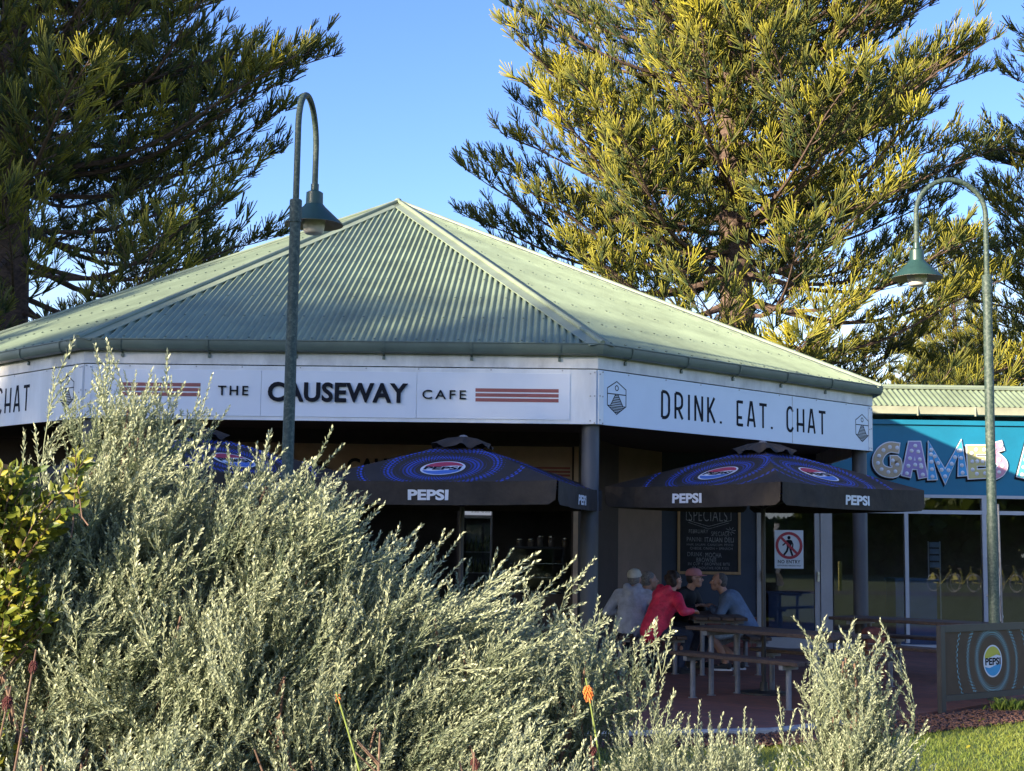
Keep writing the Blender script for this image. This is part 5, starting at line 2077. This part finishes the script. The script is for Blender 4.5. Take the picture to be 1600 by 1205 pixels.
PG = 'tall Norfolk pines behind the cafe'
geoA = pine_geo(11, 21.0, 6.6, 4.5, 0.50)
tx_ = PY(1147, 500, 30.0)[0]
pineA = pine('sunlit Norfolk pine rising behind the right slope of the cafe roof', (tx_, 30.0, 0), R(20), geoA, PG)
pineB = dup(pineA, (PY(4, 500, 27.5)[0], 27.5, 0), R(75), 'shaded dark Norfolk pine behind the left end of the cafe roof', PG, 1.04)
dup(pineB, (PY(1493, 500, 58.0)[0], 58.0, 0), R(200), 'farther Norfolk pine whose thin trunk shows beside the right street lamp', PG, 0.64)
dup(pineA, (16.0, 33.0, 0), R(130), 'Norfolk pine whose branches enter from the right edge of the picture', PG)
dup(pineA, (PY(500, 400, 46.0)[0], 46.0, 0), R(250), 'small far pine whose tips show just left of the roof apex', PG, 0.56)
# pines on the lawn to the front left, outside the picture: their shade falls across the cafe front
SG = 'Norfolk pines on the lawn in front of the cafe'
dirs_ = np.array([-math.sin(R(SUN_AZ)), -math.cos(R(SUN_AZ))])
perp_ = np.array([math.cos(R(SUN_AZ)), -math.sin(R(SUN_AZ))])
SHADE = ((-10.0, 30.0, pineA, 0.70, 60, 'smallest Norfolk pine on the front lawn, nearest the paving'),
         (-11.8, 52.0, pineA, 0.97, 10, 'Norfolk pine at the right end of the row on the front lawn'),
         (-12.9, 47.0, pineB, 0.855, 80, 'Norfolk pine second from the right in the row on the front lawn'),
         (-14.4, 58.0, pineA, 1.04, 200, 'tall Norfolk pine standing behind the row on the front lawn'),
         (-15.8, 50.0, pineB, 0.885, 140, 'Norfolk pine in the middle of the row on the front lawn'),
         (-13.4, 66.0, pineB, 1.08, 300, 'Norfolk pine at the back of the front lawn, behind all the row'),
         (-17.2, 62.0, pineA, 1.0, 30, 'Norfolk pine at the back of the front lawn, left of the tall one'),
         (-24.5, 20.0, pineA, 1.10, 260, 'Norfolk pine on the lawn close to the left end of the cafe'),
         (-29.0, 26.0, pineB, 1.18, 320, 'Norfolk pine on the lawn farthest to the left'),
         (-26.5, 38.0, pineB, 1.20, 100, 'Norfolk pine at the far left back of the front lawn'))
for pp, ss, src, sc_, rz_d, lb in SHADE:
    xy = perp_ * pp + dirs_ * ss
    dup(src, (float(xy[0]), float(xy[1]), 0), R(rz_d), lb, SG, sc_)
print('pine tris', len(geoA[3]))


# ================================================================== SILVER SHRUBS
def sprig_template(seed, length=0.15, nleaf=34, leaf=0.0245, wid=0.0078):
    """upright leafy shoot along +Z: narrow leaves pressed forward, denser at the tip; quads"""
    rg = np.random.default_rng(seed)
    v, f, t = [], [], []
    # stem: 3-sided, quads
    for z, r in ((0, 0.0022), (length, 0.0010)):
        for j in range(3):
            a = 2 * math.pi * j / 3
            v.append((r * math.cos(a), r * math.sin(a), z))
            t.append(0.12)
    for q in range(1):
        for j in range(3):
            f.append((q * 3 + j, q * 3 + (j + 1) % 3, q * 3 + 3 + (j + 1) % 3, q * 3 + 3 + j))
    for k in range(nleaf):
        u = (k + rg.uniform(0, 0.6)) / nleaf
        z = length * (0.10 + 0.90 * u ** 0.85)
        a = k * 2.39996 + rg.normal(0, 0.2)
        el = math.radians(rg.uniform(28, 52) + 26 * u)
        out = np.array([math.cos(a), math.sin(a), 0])
        d = out * math.cos(el) + np.array([0, 0, 1]) * math.sin(el)
        s = np.cross(d, out + np.array([0, 0, 0.01]))
        s = np.array([-math.sin(a), math.cos(a), 0])
        L = leaf * rg.uniform(0.75, 1.15) * (1 - 0.25 * u)
        w = wid * rg.uniform(0.8, 1.2)
        b = np.array([0, 0, z])
        mid = b + d * L * 0.55 - np.cross(s, d) * 0.0010
        tip = b + d * L + np.array([0, 0, 0.10 * L])
        o = len(v)
        v += [tuple(b), tuple(mid + s * w / 2), tuple(tip), tuple(mid - s * w / 2)]
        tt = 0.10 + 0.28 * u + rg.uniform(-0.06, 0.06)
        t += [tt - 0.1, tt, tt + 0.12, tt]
        f.append((o, o + 1, o + 2, o + 3))
    return np.array(v), np.array(f), np.array(t)


SPRIGS = [sprig_template(s, L, n) for s, L, n in ((1, 0.16, 21), (2, 0.13, 18), (3, 0.21, 26), (4, 0.11, 15))]


def spray_template(seed):
    """a branchlet sweeping outwards then up, carrying a dozen upright leafy shoots"""
    rg = np.random.default_rng(seed)
    parts = []
    base_t = 0.0
    L = 0.42
    ax = [np.array([0.16 * math.sin(u * 1.6), 0.03 * math.sin(u * 5 + seed), L * u]) for u in np.linspace(0, 1, 8)]
    ax = np.array(ax)
    # axis as thin 3-sided quads
    v, f = [], []
    for i, p in enumerate(ax):
        for j in range(3):
            a = 2 * math.pi * j / 3
            v.append(p + 0.0032 * (1 - 0.6 * i / 7) * np.array([math.cos(a), math.sin(a), 0]))
    for i in range(7):
        for j in range(3):
            f.append((i * 3 + j, i * 3 + (j + 1) % 3, i * 3 + 3 + (j + 1) % 3, i * 3 + 3 + j))
    parts.append((np.array(v), np.array(f), np.full(len(v), 0.05)))
    n = 11
    for k in range(n):
        u = 0.25 + 0.75 * (k / (n - 1))
        i = min(int(u * 7), 6)
        fr_ = u * 7 - i
        p = ax[i] * (1 - fr_) + ax[i + 1] * fr_
        tv, tf, tt = SPRIGS[int(rg.integers(0, 4))]
        a = k * 2.4 + rg.normal(0, 0.3)
        tilt = 0.0 if k == n - 1 else rg.uniform(0.18, 0.50)
        d = np.array([math.cos(a) * math.sin(tilt), math.sin(a) * math.sin(tilt), math.cos(tilt)])
        rots = rot_to(d[None], np.array([rg.uniform(0, 6.28)]))
        parts.append(scatter(tv, tf, tt, p[None], rots, np.array([rg.uniform(0.75, 1.1) * (1.15 if k == n - 1 else 1)]), np.array([rg.normal(0, 0.04) + 0.10 * (u - 0.6)])))
    return joinv(parts)


SPRAYS = [spray_template(s) for s in range(5)]


def silver_shrub(label, root, blobs, nspray, seed, wind=(0.25, 0.0), upb=0.9, group='silver-leaved bushes in the garden bed', shell=0.55, scl=(0.75, 1.15)):
    """blobs: list of (centre, radii); sprays grow outward and up from inside each blob to its skin"""
    rg = np.random.default_rng(seed)
    t = thing('silver_shrub', label, 'bush', root, 0, group)
    ro = np.array(root)
    wts = np.array([b[1][0] * b[1][1] + b[1][0] * b[1][2] for b in blobs])
    wts = np.maximum(wts / wts.sum(), 0.075)
    wts = wts / wts.sum()
    P_, D_, S_, T_ = [], [], [], []
    wood = G()
    main = []
    for c, r in blobs:
        c, r = np.array(c), np.array(r)
        for k in range(7):
            a = rg.uniform(0, 6.28)
            e = c + r * np.array([math.cos(a) * 0.55, math.sin(a) * 0.55, rg.uniform(-0.2, 0.45)])
            b0 = ro + np.array([rg.normal(0, 0.06), rg.normal(0, 0.06), 0])
            m = (b0 + e) / 2 + np.array([(e - b0)[0] * 0.25, (e - b0)[1] * 0.25, -0.12]) + rg.normal(0, 0.05, 3)
            pts = [b0 * (1 - q) ** 2 + 2 * m * q * (1 - q) + e * q * q for q in np.linspace(0, 1, 9)]
            wood.tube(pts, [0.022 * (1 - 0.8 * q) for q in np.linspace(0, 1, 9)], 6, cap=False)
            main.append(pts)
    k = 0
    while k < nspray:
        bi = rg.choice(len(blobs), p=wts)
        c, r = np.array(blobs[bi][0]), np.array(blobs[bi][1])
        d = rg.normal(0, 1, 3)
        d /= np.linalg.norm(d)
        if d[2] < -0.55:
            d[2] *= -0.6
        if d[1] > 0.35 and rg.uniform() < 0.6:
            d[1] = -d[1]
        rad = 1 - shell * rg.uniform(0, 1) ** 1.5
        end = c + d * r * rad
        grow = d * np.array([0.75, 0.75, 0.25]) + np.array([wind[0], wind[1], upb]) + rg.normal(0, 0.20, 3)
        grow /= np.linalg.norm(grow)
        base = end - grow * 0.53 * (scl[0] + scl[1]) / 2
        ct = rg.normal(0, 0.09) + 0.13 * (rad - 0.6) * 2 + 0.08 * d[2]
        nn = int(rg.integers(5, 12))
        for j in range(nn):
            s = rg.uniform(*scl)
            g2 = grow + rg.normal(0, 0.17, 3)
            P_.append(base + rg.normal(0, 0.045 * (scl[0] + scl[1]) / 1.9, 3))
            D_.append(g2 / np.linalg.norm(g2))
            S_.append(s)
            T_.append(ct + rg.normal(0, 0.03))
            k += 1
        mp_ = main[int(rg.integers(bi * 7, bi * 7 + 7))]
        q0_ = mp_[int(rg.integers(4, 9))]
        mm = (q0_ + base) / 2 + np.array([0, 0, -0.04])
        wood.tube([q0_, mm, base, base + grow * 0.12], [0.007, 0.006, 0.004, 0.003], 4, cap=False)
    nspray = len(P_)
    P_, D_, S_, T_ = map(np.array, (P_, D_, S_, T_))
    parts = []
    which = rg.integers(0, len(SPRAYS), nspray)
    # roll so that the sweep of each spray starts from outside / below
    for w_ in range(len(SPRAYS)):
        m = which == w_
        if m.sum() == 0:
            continue
        rots = rot_to(D_[m], rg.uniform(0, 6.28, m.sum()))
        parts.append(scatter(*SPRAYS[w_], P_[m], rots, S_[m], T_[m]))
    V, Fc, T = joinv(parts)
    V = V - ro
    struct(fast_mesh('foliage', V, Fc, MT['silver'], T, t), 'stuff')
    obj('woody_stems', wood, MT['twig'], t, smooth=True)
    return t


silver_shrub('tallest silver bush at the left, its tip reaching the cafe sign', (-1.75, 6.0, 0), [
    ((-1.52, 6.0, 1.60), (0.46, 0.50, 0.43)), ((-1.75, 6.0, 1.30), (0.62, 0.6, 0.60)), ((-1.30, 5.9, 1.15), (0.55, 0.6, 0.55)), ((-1.62, 5.9, 0.75), (0.75, 0.7, 0.55)), ((-1.565, 6.0, 2.02), (0.08, 0.10, 0.34)), ((-1.84, 6.0, 1.50), (0.22, 0.3, 0.42))], 1060, 1)
silver_shrub('broad silver bush between the tallest bush and the lamp post', (-0.80, 6.1, 0), [
    ((-0.92, 6.1, 1.50), (0.38, 0.45, 0.42)), ((-0.60, 6.1, 1.22), (0.42, 0.5, 0.42)), ((-1.08, 6.05, 1.74), (0.16, 0.25, 0.26)), ((-0.86, 6.05, 1.64), (0.16, 0.25, 0.26)), ((-0.95, 5.9, 1.00), (0.60, 0.6, 0.5)), ((-0.55, 5.9, 0.80), (0.50, 0.5, 0.35))], 690, 2)
silver_shrub('windswept silver bush leaning right in front of the shopfront', (-0.15, 6.3, 0), [
    ((-0.28, 6.2, 1.15), (0.43, 0.5, 0.40)), ((0.05, 6.2, 1.04), (0.36, 0.45, 0.34)), ((0.33, 6.2, 1.07), (0.25, 0.30, 0.21)), ((-0.20, 6.0, 0.80), (0.48, 0.5, 0.28))], 520, 3, wind=(0.5, 0.0), upb=0.75)
silver_shrub('low rounded silver bush in front of the brick paving', (0.72, 5.9, 0), [
    ((0.62, 5.9, 0.58), (0.21, 0.28, 0.35)), ((0.85, 5.9, 0.57), (0.17, 0.26, 0.33)), ((0.72, 5.9, 0.36), (0.28, 0.32, 0.34))], 760, 4, wind=(0.0, 0.0), upb=1.2, scl=(0.6, 0.9))
silver_shrub('separate upright silver bush at the right in front of the tables', (1.40, 5.95, 0), [
    ((1.39, 5.95, 1.06), (0.06, 0.08, 0.30)), ((1.39, 5.95, 0.82), (0.12, 0.14, 0.34)), ((1.39, 5.95, 0.55), (0.18, 0.22, 0.34)), ((1.40, 5.95, 0.36), (0.23, 0.26, 0.30))], 680, 5, wind=(0.0, 0.0), upb=1.2, scl=(0.6, 0.95))
silver_shrub('small silver bush at the bottom edge left of the orange flower', (0.10, 5.2, 0), [
    ((0.10, 5.2, 0.66), (0.14, 0.16, 0.28)), ((0.02, 5.2, 0.45), (0.28, 0.26, 0.3)), ((-0.35, 5.1, 0.42), (0.3, 0.26, 0.3))], 170, 6, wind=(0.05, 0), upb=1.2, scl=(0.6, 0.9))
silver_shrub('grey front bush in the bottom left corner', (-1.45, 5.0, 0), [
    ((-1.60, 5.0, 0.75), (0.36, 0.4, 0.40)), ((-1.15, 5.0, 0.62), (0.40, 0.4, 0.34)), ((-1.4, 5.0, 0.4), (0.6, 0.45, 0.35))], 260, 7, wind=(0.1, 0), upb=1.0)


# ---- broad-leaved shrub at the left edge
def broad_leaf():
    v = [(0, 0, 0), (0.011, 0.018, 0.002), (0.013, 0.036, 0.003), (0.0, 0.062, -0.004), (-0.013, 0.036, 0.003), (-0.011, 0.018, 0.002), (0, 0.02, -0.002), (0, 0.040, -0.003)]
    f = [(0, 1, 6), (1, 2, 7), (1, 7, 6), (2, 3, 7), (0, 6, 5), (6, 7, 4), (6, 4, 5), (7, 3, 4)]
    return np.array(v, float)[:, [0, 2, 1]] * [1, 1, 1], np.array(f), np.array([0.0] * 8)


def leafy_shrub(label, root, blobs, nst, seed):
    rg = np.random.default_rng(seed)
    t = thing('leafy_shrub', label, 'bush', root)
    ro = np.array(root, float)
    tv, tf, tt = broad_leaf()
    P_, D_, S_, T_ = [], [], [], []
    wood = G()
    for k in range(nst):
        c, r = blobs[int(rg.choice(len(blobs), p=[0.47, 0.31, 0.025, 0.195]))]
        d = rg.normal(0, 1, 3)
        d /= np.linalg.norm(d)
        d[2] = abs(d[2]) * 0.8 - 0.2
        end = np.array(c) + np.array(r) * d * rg.uniform(0.55, 1)
        st = end - (d * np.array([0.7, 0.7, 0.2]) + np.array([0, 0, 0.8])) * rg.uniform(0.16, 0.3)
        wood.tube([st - (end - st) * 0.15 + rg.normal(0, 0.01, 3), st, end], [0.003, 0.003, 0.0015], 4, cap=False)
        if k % 24 == 0:
            wood.tube([ro, (ro + st) / 2 + rg.normal(0, 0.08, 3), st], [0.012, 0.008, 0.004], 5, cap=False)
        n = int(rg.integers(9, 15))
        ax = end - st
        ax /= np.linalg.norm(ax)
        yl = rg.normal(0, 0.18)
        for j in range(n):
            u = (j + 1) / n
            a = j * 2.4
            x_, y_, z_ = basis(ax)
            o_ = x_ * math.cos(a) + y_ * math.sin(a)
            P_.append(st + (end - st) * u)
            D_.append(o_ * 0.9 + ax * (0.35 + 0.6 * u))
            S_.append(rg.uniform(0.55, 1.0))
            T_.append(0.35 + yl + rg.normal(0, 0.12) + (0.5 if rg.uniform() < 0.05 else 0))
    P_, D_, S_, T_ = map(np.array, (P_, D_, S_, T_))
    V, Fc, T = scatter(tv, tf, tt, P_, rot_to(D_, rg.uniform(-0.8, 0.8, len(P_)) + 1.57), S_, T_)
    struct(fast_mesh('foliage', V - ro, Fc, MT['green'], T, t), 'stuff')
    obj('woody_stems', wood, MT['twig'], t)
    return t


# share bikes and bollards across the lawn behind the photographer: seen only mirrored in the shop windows
bk = thing('share_bike', 'x', 'bicycle', (0, 0, 0), 0, 'share bikes parked across the park')
for x in (-0.52, 0.52):
    g = G().tube([(x + 0.33 * math.cos(a), 0, 0.34 + 0.33 * math.sin(a)) for a in np.linspace(0, 2 * math.pi, 25)], 0.018, 6)
    for a in range(0, 180, 30):
        g.tube([(x - 0.32 * math.cos(R(a)), 0, 0.34 - 0.32 * math.sin(R(a))), (x + 0.32 * math.cos(R(a)), 0, 0.34 + 0.32 * math.sin(R(a)))], 0.003, 4)
    obj('wheel', g, MT['rail'], bk, local=True)
obj('bike_frame', G().tube([(-0.52, 0, 0.34), (-0.1, 0, 0.30), (0.40, 0, 0.80), (0.52, 0, 0.34)], 0.025, 8).tube([(-0.1, 0, 0.30), (-0.22, 0, 0.85)], 0.022, 8).tube([(0.40, 0, 0.80), (0.36, 0, 1.02)], 0.02, 8), MT['printyellow'], bk, local=True)
obj('rear_panel', G().prism([(-0.80, 0.42), (-0.38, 0.46), (-0.54, 0.74)], (0, 0.02, 0), (1, 0, 0), UP, 0, 0.04), MT['printyellow'], bk, local=True)
obj('saddle', G().box((-0.23, 0, 0.88), (0.26, 0.14, 0.06)), MT['dark'], bk, local=True, bevel=0.02)
obj('handlebar', G().tube([(0.30, -0.28, 1.03), (0.37, 0, 1.03), (0.30, 0.28, 1.03)], 0.014, 8), MT['dark'], bk, local=True)
bl_ = ('first', 'second', 'third', 'fourth', 'fifth')
for q in range(5):
    lb = 'yellow share bike, ' + bl_[q] + ' from the left in the row across the park'
    lc_ = (16.8 + q * 0.85, -9.5 - q * 0.1, 0.0)
    if q == 0:
        bk.location, bk.rotation_euler, bk['label'] = lc_, (0, 0, R(62)), lb
    else:
        dup(bk, lc_, R(62 + (7, -9, 4, -5)[q - 1]), lb)
for q, x in enumerate((12.6, 21.4, 24.5)):
    pb_ = obj('bollard', G().lathe((x, -8.6, 0), [(0.07, 0), (0.07, 1.05), (0.05, 1.10), (0.002, 1.11)], 14), MT['printyellow'], smooth=True)
    tag(pb_, ('yellow bollard to the left of the share bikes', 'yellow bollard just right of the share bikes', 'yellow bollard farthest right of the share bikes')[q], 'bollard', 'yellow bollards across the park')

# wooded park edge far behind the photographer: what the shop windows reflect
rgw = np.random.default_rng(31)
tv, tf, tt = np.array([[-.03, 0, 0], [.03, 0, 0], [.035, .05, .01], [-.02, .06, -.01]]), np.array([(0, 1, 2, 3)]), np.zeros(4)
n = 42000
wx_ = rgw.uniform(-55, 70, n)
wh = 5.5 + 2.0 * np.sin(wx_ * 0.23) + 1.4 * np.sin(wx_ * 0.61 + 1)
pos = np.stack([wx_, -46 + rgw.normal(0, 2.0, n), wh * rgw.uniform(0, 1, n) ** 0.75], 1)
V, Fc, T = scatter(tv, tf, tt, pos, rot_to(rgw.normal(0, 1, (n, 3)), rgw.uniform(0, 6.28, n)), rgw.uniform(7, 14, n), rgw.uniform(0, 0.25, n))
wd = fast_mesh('park_woodland', V, Fc, MT['green'], T)
struct(tag(wd, 'dense green woodland along the far side of the park', 'woodland'), 'stuff')

leafy_shrub('yellow-green broad-leaved shrub at the left edge among the silver bushes', (-2.1, 5.55, 0), [((-2.00, 5.5, 1.70), (0.34, 0.25, 0.36)), ((-1.95, 5.45, 1.36), (0.28, 0.2, 0.34)), ((-1.66, 5.5, 1.90), (0.06, 0.08, 0.09)), ((-1.98, 5.4, 0.85), (0.22, 0.2, 0.25))], 420, 3)

# ---- bare brown branches showing inside the bushes
bb = thing('bare_branches', 'bare reddish brown branches under the broad silver bush', 'dead branches', (-0.42, 5.3, 0))
rg_ = np.random.default_rng(9)
for k in range(9):
    b0 = np.array([-0.42 + rg_.normal(0, .12), 5.35 + rg_.normal(0, 0.06), 0.0])
    e = b0 + np.array([rg_.normal(0, 0.25), rg_.normal(0, 0.08), rg_.uniform(0.62, 0.95)])
    m = (b0 + e) / 2 + rg_.normal(0, 0.10, 3)
    g = G().tube([b0, m, e], [0.010, 0.007, 0.003], 6)
    for q in range(3):
        s_ = m + (e - m) * rg_.uniform(0, 0.8)
        g.tube([s_, s_ + np.array([rg_.normal(0, 0.08), rg_.normal(0, 0.05), rg_.uniform(0.06, 0.18)])], [0.004, 0.002], 5)
    obj('branch', g, MT['twig'], bb)


# ---- torch flowers
def torch(label, base, tip, dead=False, size=1.0, bare=False):
    t = thing('torch_flower', label, 'flower', tuple(base), 0, 'torch flowers on tall stalks')
    base, tip = np.array(base, float), np.array(tip, float)
    m = (base + tip) / 2 + np.array([0.02, 0, 0.03])
    pts = [base * (1 - q) ** 2 + 2 * m * q * (1 - q) + tip * q * q for q in np.linspace(0, 1, 9)]
    d = pts[-1] - pts[-2]
    d /= np.linalg.norm(d)
    pts.append(pts[-1] + d * (0.02 if bare else 0.05))
    obj('stalk', G().tube(pts, [0.006 - 0.0035 * q / 9 for q in range(10)], 8), MT['twig'] if dead else MT['greenstem'], t, smooth=True)
    g = G()
    rgt = np.random.default_rng(int(abs(base[0]) * 1000))
    u, w, _d = basis(d)
    n = 8 if bare else 46
    for k in range(n):
        a = k * 2.4
        f = k / n
        p = tip + d * (f * 0.040 - 0.018) * size * (1.3 if bare else 1)
        o = u * math.cos(a) + w * math.sin(a)
        rr = (0.35 + 0.75 * math.sin(math.pi * (0.12 + 0.80 * f))) * rgt.uniform(0.8, 1.15)
        dr = rgt.uniform(0.7, 1.3)
        g.tube([p, p + (o * 0.012 * rr + d * 0.003) * size, p + (o * 0.019 * rr - d * 0.009 * dr * (1 - f)) * size, p + (o * 0.020 * rr - d * 0.019 * dr * (1.15 - f)) * size], [0.0018 * size, 0.0026 * size, 0.0028 * size, 0.0014 * size], 5)
    obj('floret_head', g, MT['deadred'] if dead else MT['orange'], t)
    return t


torch('fresh orange torch flower in front of the windswept bush', (0.42, 5.35, 0.2), PY(919, 1081, 5.35), size=0.9)
torch('withered dark red flower head in the left bush, the upper one', (-1.66, 4.6, 0.1), PY(52, 1040, 4.6), True, 0.62)
torch('withered dark red flower head in the left bush, the lower one', (-1.76, 4.6, 0.1), PY(12, 1097, 4.6), True, 0.75)
torch('bare slanting flower stalk with a brown tip near the bottom edge', (-0.33, 5.0, 0.2), PY(528, 1090, 5.0), False, 0.5, True)
torch('withered dark flower head low between the bushes', (0.33, 5.3, 0.1), PY(925, 1172, 5.3), True, 0.7)
torch('withered brown flower head at the bottom below the windswept bush', (0.03, 5.3, 0.1), PY(742, 1192, 5.3), True, 0.7)

# ================================================================== LAWN AND MULCH
rg_ = np.random.default_rng(4)
N = 95000
xx = rg_.uniform(-1.2, 6.5, N)
yy = rg_.uniform(8.6, 14.6, N)
ex = np.array([p[0] for p in MULCH_EDGE])
ey_ = np.array([p[1] for p in MULCH_EDGE])
lim = np.interp(xx, ex, ey_) + rg_.normal(0, 0.05, N)
keep = (yy < lim)
xx, yy = xx[keep], yy[keep]
n = len(xx)
hgt = rg_.uniform(0.02, 0.046, n)
ang = rg_.uniform(0, 6.28, n)
ln = rg_.normal(0, 0.016, (n, 2))
w_ = rg_.uniform(0.0018, 0.0034, n)
bx, by = np.cos(ang) * w_, np.sin(ang) * w_
z0 = np.full(n, -0.021)
V = np.stack([np.stack([xx - bx, yy - by, z0], 1), np.stack([xx + bx, yy + by, z0], 1),
              np.stack([xx + ln[:, 0] * .5 + bx * .8, yy + ln[:, 1] * .5 + by * .8, z0 + hgt * 0.65], 1), np.stack([xx + ln[:, 0], yy + ln[:, 1], z0 + hgt], 1),], 1).reshape(-1, 3)
Fc = np.arange(n * 4).reshape(-1, 4)
patch = 0.5 + 0.25 * np.sin(xx * 2.1 + np.sin(yy * 1.7)) * np.cos(yy * 1.3)
T = np.repeat(np.clip(patch + rg_.normal(0, 0.2, n), 0, 1), 4)
gr = fast_mesh('lawn_grass', V, Fc, MT['grass'], T)
struct(tag(gr, 'short sunlit lawn grass in front of the mulch strip', 'grass'), 'stuff')
# grass tuft by the barrier
n = 260
c = PZ(1580, 1110, 0.0)
xx, yy = c[0] + rg_.normal(0, 0.10, n), c[1] + rg_.normal(0, 0.06, n)
hgt = rg_.uniform(0.06, 0.15, n)
ang = rg_.uniform(0, 6.28, n)
ln = rg_.normal(0, 0.05, (n, 2))
bx, by = np.cos(ang) * 0.004, np.sin(ang) * 0.004
z0 = np.full(n, -0.011)
V = np.stack([np.stack([xx - bx, yy - by, z0], 1), np.stack([xx + bx, yy + by, z0], 1), np.stack([xx + ln[:, 0] * .4 + bx * .8, yy + ln[:, 1] * .4 + by * .8, z0 + hgt * 0.65], 1), np.stack([xx + ln[:, 0], yy + ln[:, 1], z0 + hgt], 1)], 1).reshape(-1, 3)
gt = fast_mesh('grass_tuft', V, np.arange(n * 4).reshape(-1, 4), MT['grass'], np.repeat(rg_.uniform(0, 0.4, n), 4))
tag(gt, 'green grass tuft growing in the mulch below the drinks banner', 'grass tuft')
# a few fallen leaves on the lawn
n = 70
xx, yy = rg_.uniform(2.0, 6.0, n), rg_.uniform(10.2, 14.0, n)
kp = yy < np.interp(xx, ex, ey_) + 0.3
xx, yy = xx[kp], yy[kp]
tvl, tfl, ttl = broad_leaf()
V, Fc, T = scatter(tvl, tfl, ttl, np.stack([xx, yy, np.full(len(xx), 0.022)], 1), rot_to(np.stack([rg_.normal(0, 1, len(xx)), rg_.normal(0, 1, len(xx)), rg_.normal(0, .2, len(xx))], 1), rg_.uniform(0, 6.28, len(xx))), rg_.uniform(0.5, 1.0, len(xx)), rg_.uniform(0.6, 1, len(xx)))
fl = fast_mesh('fallen_leaves', V, Fc, MT['green'], T)
struct(tag(fl, 'yellowed fallen leaves scattered over the lawn', 'leaves'), 'stuff')
# mulch chips
n = 5200
xx = rg_.uniform(-1.5, 6.5, n)
lo = np.interp(xx, ex, ey_)
hi = np.interp(xx, [p[0] for p in PATIO_EDGE], [p[1] for p in PATIO_EDGE]) - 0.16
yy = lo + (hi - lo) * rg_.uniform(-0.03, 0.98, n)
bxv = np.array([[x, y, z] for z in (-.5, .5) for y in (-.5, .5) for x in (-.5, .5)])
bxf = np.array([(0, 2, 3, 1), (4, 5, 7, 6), (0, 1, 5, 4), (2, 6, 7, 3), (0, 4, 6, 2), (1, 3, 7, 5)])
dims = np.stack([rg_.uniform(0.02, 0.07, n), rg_.uniform(0.008, 0.022, n), rg_.uniform(0.004, 0.010, n)], 1)
dd = np.stack([rg_.normal(0, .35, n), rg_.normal(0, .35, n), np.ones(n)], 1)
rots = rot_to(dd, rg_.uniform(0, 6.28, n))
V = np.einsum('nij,nkj->nki', rots, bxv[None] * dims[:, None, :]) + np.stack([xx, yy, rg_.uniform(-0.004, 0.016, n)], 1)[:, None, :]
Fc = (bxf[None] + (np.arange(n) * 8)[:, None, None]).reshape(-1, 4)
mc = fast_mesh('mulch_chips', V.reshape(-1, 3), Fc, MT['mulch'])
struct(tag(mc, 'dark bark mulch chips along the edge of the paving', 'mulch'), 'stuff')
